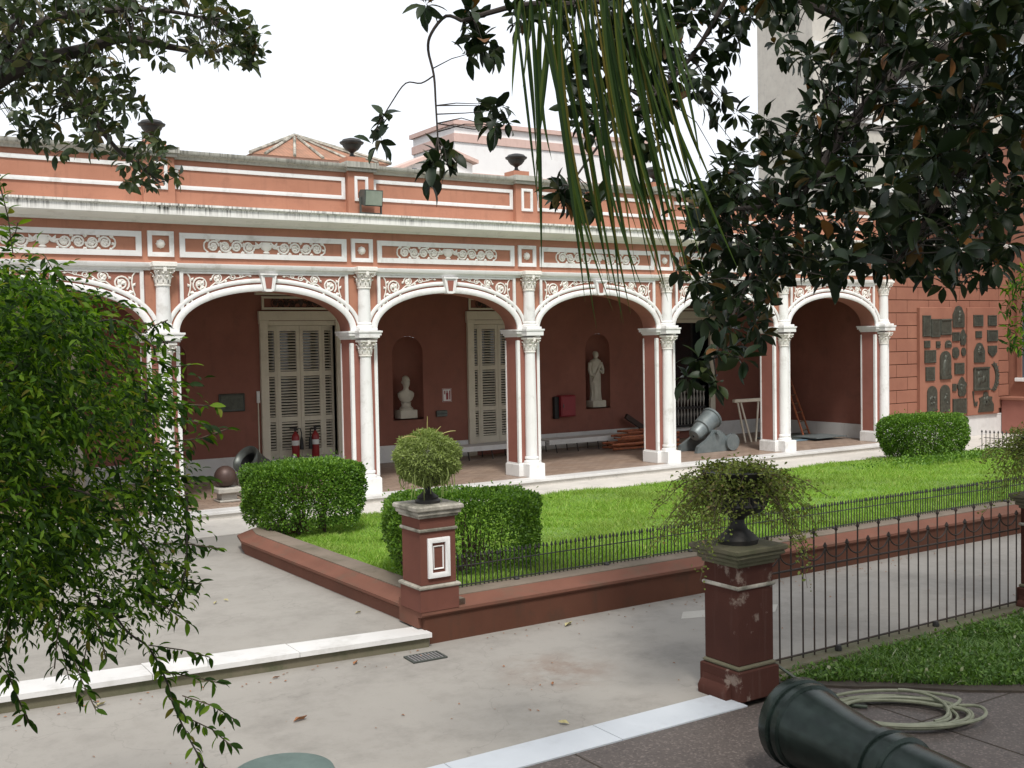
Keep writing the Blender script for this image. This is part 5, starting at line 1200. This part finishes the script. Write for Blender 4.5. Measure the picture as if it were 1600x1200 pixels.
# ================================================================== trees and hanging foliage
TV, TF = [], []
_st = [(0, .012), (.1, .05), (.28, .17), (.5, .215), (.72, .18), (.9, .085), (1, .0)]
for t, h in _st:
    zc = .05*math.sin(PI*t)-.16*t*t
    TV += [(t, -h, zc+h*.28), (t, 0, zc), (t, h, zc+h*.28)]
for i in range(len(_st)-1):
    for j in (0, 1): a = 3*i+j; TF += [(a, a+1, a+4), (a, a+4, a+3)]
TV = np.array(TV, float); TF = np.array(TF)
ME_leaf = bpy.data.meshes.new('leaf'); ME_leaf.from_pydata([tuple(v) for v in TV], [], [tuple(int(i) for i in f) for f in TF]); ME_leaf.materials.append(MATS['magnolia']); ME_leaf.polygons.foreach_set('use_smooth', [True]*len(TF))
def inst(P_, D_, L_, roll, wr):
    D_, A, Nn = frames(D_, roll); n = len(P_)
    V = P_[:, None]+L_[:, None, None]*(TV[None, :, 0:1]*D_[:, None]+TV[None, :, 1:2]*wr[:, None, None]*A[:, None]+TV[None, :, 2:3]*Nn[:, None])
    return V.reshape(-1, 3), (np.arange(n)[:, None, None]*len(TV)+TF).reshape(-1, 3), D_, A, Nn
def rosettes(cs, L0, rg, nmin=6, nmax=10, down=.35):
    P_, D_, L_ = [], [], []
    for c in cs:
        ax = rg.normal(size=3); ax[2] = abs(ax[2])*.6-.25; ax /= np.linalg.norm(ax)
        t1 = np.cross(ax, [.3, .2, 1]); t1 /= np.linalg.norm(t1); t2 = np.cross(ax, t1)
        n = rg.integers(nmin, nmax+1); a0 = rg.uniform(0, 6.28)
        for k in range(n):
            a = a0+k*2.4+rg.normal(0, .2); el = rg.uniform(-.25, .9)
            d = (math.cos(a)*t1+math.sin(a)*t2)*math.cos(el)+ax*math.sin(el); d[2] -= down*rg.uniform(.2, 1.3)
            P_.append(np.array(c)-ax*rg.uniform(-.02, .07)+d*.015); D_.append(d); L_.append(L0*rg.uniform(.65, 1.12))
    return np.array(P_), np.array(D_), np.array(L_)
def tree_leaves(parent, P_, D_, L_, mat, n_obj, rg):
    roll = rg.normal(0, .7, len(P_)); wr = rg.uniform(.8, 1.15, len(P_))
    near = np.argsort(-L_/np.linalg.norm(P_-np.array([0, 0, EYE]), axis=1)) if n_obj else np.arange(len(P_))
    vis = np.array([inframe(p) for p in P_]); near = np.concatenate([near[vis[near]], near[~vis[near]]]); n_obj = min(n_obj, int(vis.sum()))
    ob, st = near[:n_obj], near[n_obj:]
    V, Fq, *_ = inst(P_[st], D_[st], L_[st], roll[st], wr[st]); tag(fastmesh('foliage', V, Fq, mat, parent, True), kind='stuff')
    me = ME_leaf if mat == 'magnolia' else LEAF_FAR
    if n_obj:
        Dn, A, Nn = frames(D_[ob], roll[ob]); O_ = ORIGIN(parent)
        for k, i in enumerate(ob):
            o = bpy.data.objects.new('leaf', me); COL.objects.link(o); o.parent = parent; l = L_[i]
            M_ = Matrix([(*[Dn[k][r]*l, A[k][r]*l*wr[i], Nn[k][r]*l], P_[i][r]-O_[r]) for r in range(3)]+[(0, 0, 0, 1)]); o.matrix_local = M_
LEAF_FAR = ME_leaf.copy(); LEAF_FAR.materials.clear(); LEAF_FAR.materials.append(MATS['magnolia_far'])
def pix(p):
    d = Vector(p)-Vector((0, 0, EYE)); k = d.dot(CF)
    if k < .1: return None
    return 800+F_PX*d.dot(CR)/k, 600-F_PX*d.dot(CU)/k
def inframe(p, m=0):
    q = pix(p); return q is not None and -m < q[0] < 1600+m and -m < q[1] < 1200+m
def sample_poly(poly, n, rg, dmin=0., holes=()):
    lo = np.min(poly, 0); hi = np.max(poly, 0); res = []; tries = 0
    while len(res) < n and tries < n*60:
        tries += 1; p = rg.uniform(lo, hi)
        if not inpoly(p[0], p[1], poly): continue
        if any((p[0]-a)**2+(p[1]-b)**2 < r*r for a, b, r in holes): continue
        if dmin and any((p[0]-q[0])**2+(p[1]-q[1])**2 < dmin*dmin for q in res[-140:]): continue
        res.append(p)
    return res
def limb(e, pts, r0, r1, name='limb', mat='bark', seg=8):
    pts = [Vector(p) for p in pts]; q = []
    for i in range(len(pts)-1):
        a, b, c, d = pts[max(i-1, 0)], pts[i], pts[i+1], pts[min(i+2, len(pts)-1)]
        for t in (0, .25, .5, .75): q.append(.5*((2*b)+(c-a)*t+(2*a-5*b+4*c-d)*t*t+(3*b-a-3*c+d)*t**3))
    q.append(pts[-1]); n = len(q); MB().tube(q, [r0+(r1-r0)*i/(n-1) for i in range(n)], seg).build(name, mat, e); return q
def twigs(e, cs, anchors, r, rg, maxd=1.6):
    m = MB(); A_ = np.array([tuple(a) for a in anchors])
    for c in cs:
        c = np.array(c); d = np.linalg.norm(A_-c, axis=1); i = int(np.argmin(d))
        if d[i] > maxd: continue
        a = A_[i]; mid = (a+c)/2+rg.normal(0, .06, 3)*min(1, d[i])+np.array([0, 0, .06*d[i]]); m.tube([a, mid, c], [r, r*.7, r*.45], 4)
    tag(m.build('twigs', 'bark', e), kind='stuff')
# ---------------------------------------------------------------- magnolia on the right, overhanging the view
rg = np.random.default_rng(11)
MT = empty('magnolia_tree', (12.4, 3.4, -.25), 'large dark glossy-leaved magnolia hanging in from the upper right', 'tree')
limb(MT, [(12.4, 3.4, -.3), (12.35, 3.45, 1.2), (12.2, 3.5, 2.8), (11.8, 3.6, 4.3), (11.2, 3.7, 5.6), (10.4, 3.2, 7.4)], .28, .12, 'trunk', seg=12)
la = limb(MT, [(11.8, 3.6, 4.3), at(1700, 20, 10.2), at(1560, 60, 9.6), at(1430, 95, 9.0), at(1378, 140, 8.7), at(1320, 205, 8.3), at(1272, 280, 8.0)], .095, .028)
la += limb(MT, [at(1272, 280, 8.0), at(1215, 360, 7.9), at(1170, 440, 7.8), at(1115, 560, 7.5)], .02, .006)
lb = limb(MT, [at(1430, 95, 9.0), at(1300, 20, 8.8), at(1150, -30, 8.8), at(1000, -10, 8.9), at(900, 5, 9.0), at(812, 8, 9.1), at(722, 33, 9.2)], .05, .02)
lc = limb(MT, [at(1560, 60, 9.6), at(1520, 180, 9.1), at(1480, 270, 8.6), at(1450, 340, 8.2), at(1400, 410, 8.0)], .05, .012)
ld = limb(MT, [at(722, 33, 9.2), at(697, 25, 9.2), at(674, 52, 9.2), at(669, 78, 9.2), at(678, 118, 9.2), at(681, 165, 9.2), at(684, 215, 9.2)], .016, .007)
le = limb(MT, [at(678, 118, 9.2), at(658, 130, 9.2), at(634, 130, 9.2), at(612, 160, 9.2), at(588, 200, 9.2)], .007, .005)
lf = limb(MT, [at(1272, 280, 8.0), at(1200, 320, 8.2), at(1130, 330, 8.4), at(1100, 360, 8.5)], .025, .01)
lg = limb(MT, [at(1150, -30, 8.8), at(1080, 90, 8.8), at(1010, 160, 8.8), at(950, 210, 8.8), at(890, 290, 8.8)], .02, .008)
right_poly = [(1190, -20), (1620, -20), (1620, 330), (1585, 300), (1578, 395), (1545, 440), (1470, 445), (1440, 425), (1400, 420), (1340, 428), (1310, 455), (1240, 420), (1210, 440), (1205, 500), (1185, 545), (1130, 555), (1105, 500), (1085, 440), (1060, 430), (1075, 370), (1060, 310), (1090, 270), (1135, 250), (1185, 200), (1175, 165), (1190, 130), (1215, 60)]
holes = [(1222, 145, 44), (1272, 42, 40), (1330, 160, 26), (1420, 118, 30), (1378, 190, 24), (1372, 265, 24), (1290, 110, 14), (1490, 120, 12), (1560, 190, 20), (1585, 90, 16), (1345, 330, 16), (1150, 425, 16), (1325, 375, 13), (1300, 330, 12), (1575, 250, 16)]
cs = []
for d0, d1, n in ((7.3, 8.0, 95), (8.0, 8.8, 165), (8.8, 10.2, 210)):
    for p in sample_poly(right_poly, n, rg, 19, holes): cs.append(at(p[0], p[1], rg.uniform(d0, d1)))
behind = [(850, -20), (1190, -20), (1150, 60), (1120, 150), (1175, 180), (1110, 185), (1060, 110), (1055, 190), (1040, 240), (1010, 240), (960, 200), (900, 210), (880, 120)]
for p in sample_poly(behind, 100, rg, 16, [(1030, 40, 14), (1085, 60, 22), (930, 60, 10), (1130, 120, 10)]): cs.append(at(p[0], p[1], rg.uniform(8.6, 9.4)))
for x, y, s_ in ((1075, 590, 14), (1100, 575, 12), (1118, 600, 16), (1090, 560, 14), (1130, 545, 10), (1160, 560, 8)): cs.append(at(x, y, 7.3))
cl = []
for cx, cy, sx, sy, n in ((745, 78, 34, 24, 7), (775, 180, 24, 22, 6), (688, 250, 24, 26, 7), (605, 185, 8, 10, 1), (582, 222, 22, 8, 2), (880, 292, 22, 14, 4), (928, 318, 12, 14, 3), (665, 2, 12, 4, 2), (740, 20, 20, 10, 3), (800, 30, 30, 16, 4), (885, 300, 22, 22, 3)):
    for _ in range(n): cl.append(at(cx+rg.normal(0, .5)*sx, cy+rg.normal(0, .5)*sy, rg.uniform(9.0, 9.4)))
shade = []                                           # unseen crown leaves added over and behind the terrace to shade the foreground
while len(shade) < 2100:
    p = rg.uniform((-4.5, -7.5, 4.0), (13, 5.2, 8.8))
    if (p[0] < 4 and p[1] > .3) or (p[0] < 7 and p[1] > 3.4): continue
    if not inframe(p, 70): shade.append(p)
anch = la+lb+lc+ld+le+lf+lg
P1, D1, L1 = rosettes([tuple(c) for c in cs], .158, rg, 8, 12); P2, D2, L2 = rosettes([tuple(c) for c in cl], .2, rg, 5, 8); P3, D3, L3 = rosettes(shade, .29, rg, 7, 10)
# a few big pale rosettes close to the lens
P4, D4, L4 = rosettes([tuple(at(1440, 335, 6.4)), tuple(at(1465, 245, 6.5)), tuple(at(1400, 290, 6.6)), tuple(at(1500, 390, 6.7)), tuple(at(1330, 400, 6.8))], .2, rg, 8, 10)
tree_leaves(MT, np.concatenate([P4, P1, P2, P3]), np.concatenate([D4, D1, D2, D3]), np.concatenate([L4, L1, L2, L3]), 'magnolia', 300, rg)
twigs(MT, [tuple(c) for c in cs+cl], anch, .006, rg, 1.0)
# ---------------------------------------------------------------- magnolia on the left
rg = np.random.default_rng(5)
ML = empty('left_magnolia', (-4.2, 10.4, -.12), 'magnolia branches with yellowish leaves hanging in from the upper left', 'tree')
t0 = at(-420, 560, 12.2); ML.location = (t0.x, t0.y, -.12)
limb(ML, [(t0.x, t0.y, -.15), (t0.x+.05, t0.y, 1.5), (t0.x+.15, t0.y+.05, 3.2), (t0.x+.3, t0.y, 5.2), (t0.x, t0.y, 7.5)], .26, .12, 'trunk', seg=12)
l1 = limb(ML, [(t0.x+.15, t0.y+.05, 3.2), at(-200, 240, 12.2), at(-60, 160, 12.2), at(20, 110, 12.2), at(70, 92, 12.2), at(130, 78, 12.3), at(190, 60, 12.4), at(260, 72, 12.5), at(330, 82, 12.5), at(385, 60, 12.6)], .13, .012)
l2 = limb(ML, [at(20, 110, 12.2), at(60, 40, 12.0), at(130, 20, 12.0), at(240, 15, 12.0), at(330, 30, 12.0)], .06, .012)
l3 = limb(ML, [at(70, 92, 12.2), at(115, 140, 12.0), at(150, 190, 11.9), at(185, 235, 11.8), at(225, 265, 11.8), at(250, 285, 11.8)], .04, .01)
l4 = limb(ML, [at(20, 110, 12.2), at(10, 60, 12.4), at(40, 0, 12.6), at(80, -40, 12.6)], .05, .03)
lp1 = [(-20, -20), (300, -20), (345, -5), (365, 25), (395, 28), (416, 62), (400, 112), (370, 90), (340, 98), (300, 85), (270, 110), (225, 85), (180, 70), (160, 90), (195, 100), (205, 130), (240, 165), (220, 190), (255, 225), (280, 270), (240, 295), (195, 265), (180, 235), (140, 235), (95, 245), (60, 225), (30, 235), (10, 150), (-20, 140)]
hl = [(115, 60, 12), (125, 57, 10), (210, 195, 24), (30, 55, 9), (35, 75, 9), (270, 45, 14), (215, 40, 12), (310, 55, 10), (60, 180, 16), (110, 165, 10), (100, 205, 9), (240, 62, 8), (15, 170, 10)]
c3 = [at(p[0], p[1], rg.uniform(11.4, 13.2)) for p in sample_poly(lp1, 270, rg, 9, hl)]+[at(p[0], p[1], rg.uniform(12, 13.6)) for p in sample_poly([(-20, -20), (230, -20), (200, 60), (150, 120), (180, 220), (120, 220), (60, 150), (-20, 140)], 50, rg, 8, hl)]
for x, y in ((205, 255), (250, 250), (262, 275), (205, 275), (375, 75), (385, 95), (390, 45), (340, 15)): c3 += [at(x+rg.normal(0, 8), y+rg.normal(0, 6), 11.7) for _ in range(2)]
P1, D1, L1 = rosettes([tuple(c) for c in c3], .155, rg, 6, 9)
out3 = []
while len(out3) < 160:
    p = rg.uniform((t0.x-2.5, t0.y-2.5, 4.2), (t0.x+2.5, t0.y+2.5, 8.5))
    if not inframe(p, 40): out3.append(p)
P2, D2, L2 = rosettes(out3, .2, rg, 6, 9)
tree_leaves(ML, np.concatenate([P1, P2]), np.concatenate([D1, D2]), np.concatenate([L1, L2]), 'magnolia_far', 300, rg)
twigs(ML, [tuple(c) for c in c3], l1+l2+l3+l4, .007, rg, .75)
# ---------------------------------------------------------------- palm leaflets hanging across the top
rg = np.random.default_rng(21)
PM = empty('palm', (1.2, -2.8, -.25), 'palm with long drooping leaflets hanging down across the top centre', 'palm')
limb(PM, [(1.2, -2.8, -.3), (1.2, -2.75, 2), (1.25, -2.7, 4), (1.3, -2.5, 6.2)], .24, .17, 'trunk', seg=12)
def leaflet(pts, wd, tip=.15):
    q = [Vector(p) for p in pts]; n = 12; m = MB(); v = []
    for i in range(n):
        t = i/(n-1); a = q[0].lerp(q[1], t); b = q[1].lerp(q[2], t); p = a.lerp(b, t); tg = (b-a).normalized()
        s_ = tg.cross(CF).normalized(); s_ = (s_*math.cos(leaflet.tw)+CF*math.sin(leaflet.tw)).normalized(); nn = tg.cross(s_)
        h = wd*.5*min(1, .45+t*2.2)*(1-max(0, (t-.55)/.45)**1.4*(1-.03))
        v += [p-s_*h+nn*h*.5, p, p+s_*h+nn*h*.5]
    f = []
    for i in range(n-1):
        for j in (0, 1): f.append((3*i+j, 3*i+j+1, 3*i+4+j, 3*i+3+j))
    m.add(v, f, True); return m
ra = limb(PM, [(1.3, -2.5, 6.2), (1.9, 0, 6.9), (2.6, 2.4, 6.4), at(850, -70, 5.3), at(905, -30, 5.5), at(960, -25, 5.6), at(1020, -10, 5.7)], .035, .008, 'rachis', 'palm')
rb = limb(PM, [(1.3, -2.5, 6.2), (2.2, -.2, 6.7), (3.1, 2.0, 6.1), at(980, -110, 5.0), at(1030, -60, 5.2), at(1060, -20, 5.3)], .035, .008, 'rachis', 'palm')
rc = limb(PM, [(1.3, -2.5, 6.2), (1.4, .2, 6.8), (2.0, 2.6, 6.2), at(790, -60, 5.4), at(830, -20, 5.5), at(890, 0, 5.5)], .03, .008, 'rachis', 'palm')
LFL = [((800, -30), (822, 160), (842, 330), 5.4), ((828, -20), (846, 190), (846, 425), 5.4), ((868, -20), (842, 150), (838, 300), 5.5), ((812, -30), (835, 120), (838, 240), 5.6), ((850, -20), (828, 120), (862, 250), 5.6), ((872, -10), (874, 230), (942, 432), 5.3), ((878, -10), (872, 120), (900, 300), 5.5),
       ((1000, 60), (1080, 260), (1158, 432), 5.5), ((985, 40), (1050, 240), (1105, 445), 5.4), ((1010, 20), (1060, 200), (1098, 345), 5.6), ((960, 20), (1030, 260), (1075, 452), 5.4), ((940, 20), (1000, 280), (1062, 425), 5.5), ((1020, -20), (1075, 110), (1095, 262), 5.6), ((1030, -20), (1040, 140), (1120, 300), 5.6)]
for k in range(27):
    u = rg.uniform(0, 1); s0 = (862+140*u+rg.normal(0, 12), -25+rg.uniform(-15, 15)); e0 = (938+175*u**1.2+rg.normal(0, 12), 550-115*u-abs(rg.normal(0, 80)))
    LFL.append((s0, (s0[0]*.66+e0[0]*.34+rg.normal(0, 22)-10, s0[1]*.5+e0[1]*.5), e0, rg.uniform(5.1, 5.9)))
for k in range(16):
    u = rg.uniform(0, 1); s0 = (815+230*u, -25); e0 = (s0[0]+rg.normal(28, 30), rg.uniform(90, 330)); LFL.append((s0, ((s0[0]+e0[0])/2+rg.normal(0, 8), (s0[1]+e0[1])/2), e0, rg.uniform(5.3, 6.0)))
for a, b, c, d in LFL:
    leaflet.tw = rg.uniform(-.9, .9); leaflet([at(*a, d), at(*b, d-.08), at(*c, d-.2)], rg.uniform(.015, .03)).build('leaflet', 'palm', PM)
# ---------------------------------------------------------------- climbing shrub at the left edge
rg = np.random.default_rng(3)
b0 = at(-60, 1500, 4.5)
VN = empty('climbing_shrub', (b0.x, b0.y, -.12), 'fresh green climbing shrub with narrow leaves filling the left edge', 'shrub')
mass = [(-120, 380), (0, 410), (50, 418), (90, 455), (140, 470), (180, 505), (215, 525), (240, 580), (228, 640), (252, 690), (252, 760), (278, 830), (262, 880), (225, 915), (180, 945), (120, 965), (60, 950), (0, 940), (-120, 960)]
SP = []                                              # spray: start, direction, length
def spray(p, d, L, n=7, big=1.): SP.append((Vector(p), Vector(d).normalized(), L, n, big))
core = sample_poly(mass, 5600, rg)
for p in core:
    g1 = math.sin(p[0]*.031+1.3*math.sin(p[1]*.021))+math.sin(p[1]*.037+p[0]*.017+1)+.7*math.sin(p[0]*.09+p[1]*.05)
    if g1 < -.25+.9*max(0, (p[0]-110)/150) and rg.uniform() < (.82 if p[0] > 60 else .45): continue
    q = at(p[0], p[1], rg.uniform(3.9, 5.7)); ou = (p[0]-60)/260
    spray(q, (CR*(.35+.5*ou+rg.normal(0, .5))+Vector((rg.normal(0, .4), rg.normal(0, .4), -.25+rg.normal(0, .45)))), rg.uniform(.1, .24), int(rg.integers(6, 11)))
edge = [((205, 500), (262, 545)), ((235, 560), (300, 570)), ((250, 600), (295, 600)), ((255, 630), (345, 635)), ((262, 655), (330, 665)), ((270, 690), (362, 668)), ((255, 720), (300, 700)), ((245, 745), (330, 750)), ((240, 780), (295, 775)), ((255, 850), (343, 857)), ((258, 880), (290, 890)), ((245, 915), (315, 912)), ((225, 940), (297, 975)), ((200, 920), (285, 945)), ((20, 395), (-5, 270)), ((10, 380), (28, 348)), ((70, 400), (95, 440)), ((225, 520), (262, 500)),
        ((60, 930), (108, 1062)), ((135, 940), (165, 1030)), ((20, 930), (5, 1010)), ((95, 950), (85, 1045)), ((150, 945), (120, 1100)), ((0, 990), (45, 1130)), ((105, 1000), (150, 1110)), ((0, 1040), (20, 1070)),
        ((232, 1008), (328, 1027)), ((259, 1050), (347, 1068)), ((285, 1087), (368, 1125)), ((300, 1125), (362, 1166)), ((265, 1090), (290, 1120))]
chains = [[(150, 930), (176, 958), (202, 990), (232, 1012), (259, 1061), (270, 1099), (292, 1147), (319, 1196), (345, 1240)], [(0, 592), (60, 605), (110, 630), (150, 675), (182, 730), (195, 800)], [(228, 610), (230, 680), (230, 750)], [(240, 640), (239, 700), (240, 760)], [(292, 770), (292, 840), (288, 900), (262, 960)], [(-120, 700), (-40, 640), (40, 560), (110, 520), (180, 500), (240, 540)], [(-120, 900), (-20, 800), (80, 760), (170, 790), (230, 860), (250, 915)]]
for a, b in edge: chains.append([a, ((a[0]+b[0])/2+rg.normal(0, 5), (a[1]+b[1])/2+rg.normal(0, 5)), b])
tips = []; stems = MB()
for ci, ch in enumerate(chains):
    d = rg.uniform(4.1, 4.6); pts = [at(*p, d+rg.normal(0, .03)) for p in ch]
    limb(VN, pts, .005 if ci < 7 else .004, .003, 'stem', 'bark', 5) if ci < 7 else stems.tube(pts, .0025, 4)
    if ci in (2, 3): continue
    for i in range(len(pts)-1):
        m_ = max(2, int((pts[i+1]-pts[i]).length/(.011 if ci != 1 else .04)))
        for k in range(m_):
            q = pts[i].lerp(pts[i+1], (k+rg.uniform(0, 1))/m_); ax = (pts[i+1]-pts[i]).normalized()
            side = CR*rg.normal(0, 1)+Vector((rg.normal(0, .5), rg.normal(0, .5), rg.normal(-.35, .4)))
            tips.append((q, (ax*.7+side.normalized()).normalized(), rg.uniform(.035, .068)))
tag(stems.build('side_stems', 'twig', VN), kind='stuff')
for x, y in ((-.02, 0),):
    limb(VN, [(b0.x, b0.y, -.14), (b0.x+.03, b0.y+.05, .5), at(-100, 950, 4.5), at(-120, 700, 4.55)], .03, .014, 'stem', 'bark')
    limb(VN, [(b0.x, b0.y, -.14), (b0.x-.1, b0.y+.1, .6), at(-200, 900, 4.7), at(-120, 900, 4.7)], .025, .012, 'stem', 'bark')
P_, D_, L_ = [], [], []
for p, d, L, n, big in SP:
    sd = d.cross(Vector((0, 0, 1))); sd = sd.normalized() if sd.length > .1 else CR
    for k in range(n):
        t = (k+.5)/n; pos_ = p+d*L*t+Vector((0, 0, -.25*L*t*t)); s_ = 1 if k % 2 else -1
        dd = d*.75+sd*s_*.8+Vector((rg.normal(0, .3), rg.normal(0, .3), -.3+rg.normal(0, .3))); P_.append(tuple(pos_)); D_.append(tuple(dd.normalized())); L_.append(rg.uniform(.026, .05)*big)
V, Fq = leaves_arrays(np.array(P_), np.array(D_), np.array(L_), np.array(L_)*rg.uniform(.26, .38, len(P_)), rg.uniform(-1.2, 1.2, len(P_)))
tag(fastmesh('foliage', V, Fq, 'vine', VN), kind='stuff')
VL = ME_leaf.copy(); VL.materials.clear(); VL.materials.append(MATS['vine'])
rg.shuffle(tips); O_ = ORIGIN(VN)
Pt = np.array([tuple(t[0]) for t in tips]); Dt = np.array([tuple(t[1]) for t in tips]); Lt = np.array([t[2] for t in tips])
Dn, A, Nn = frames(Dt, rg.uniform(-1., 1., len(tips)))
for k in range(min(300, len(tips))):
    o = bpy.data.objects.new('leaf', VL); COL.objects.link(o); o.parent = VN; l = Lt[k]
    o.matrix_local = Matrix([(Dn[k][r]*l, A[k][r]*l*.8, Nn[k][r]*l, Pt[k][r]-O_[r]) for r in range(3)]+[(0, 0, 0, 1)])
if len(tips) > 300:
    V, Fq, *_ = inst(Pt[300:], Dt[300:], Lt[300:], rg.uniform(-1, 1, len(tips)-300), np.full(len(tips)-300, .85)); tag(fastmesh('sprigs', V, Fq, 'vine', VN), kind='stuff')
# small shrub at the far right edge, by the wing
WS = empty('wing_shrub', tuple(at(1615, 600, 17.5))[:2]+(-.11,), 'yellow-green shrub poking in at the right edge before the wing', 'shrub')
cs = [at(p[0], p[1], rg.uniform(16.5, 18)) for p in sample_poly([(1578, 430), (1640, 380), (1700, 420), (1700, 560), (1600, 560), (1560, 530), (1570, 480)], 140, rg)]
P1, D1, L1 = rosettes([tuple(c) for c in cs], .16, rg, 6, 9); V, Fq, *_ = inst(P1, D1, L1, rg.normal(0, .6, len(P1)), np.full(len(P1), .5)); tag(fastmesh('foliage', V, Fq, 'vine', WS), kind='stuff')
o_ = ORIGIN(WS); q = at(1640, 480, 17.3)
limb(WS, [(o_.x, o_.y, -.12), (o_.x+.1, o_.y, 1.2), (q.x, q.y, q.z)], .05, .02, 'stem', 'bark')
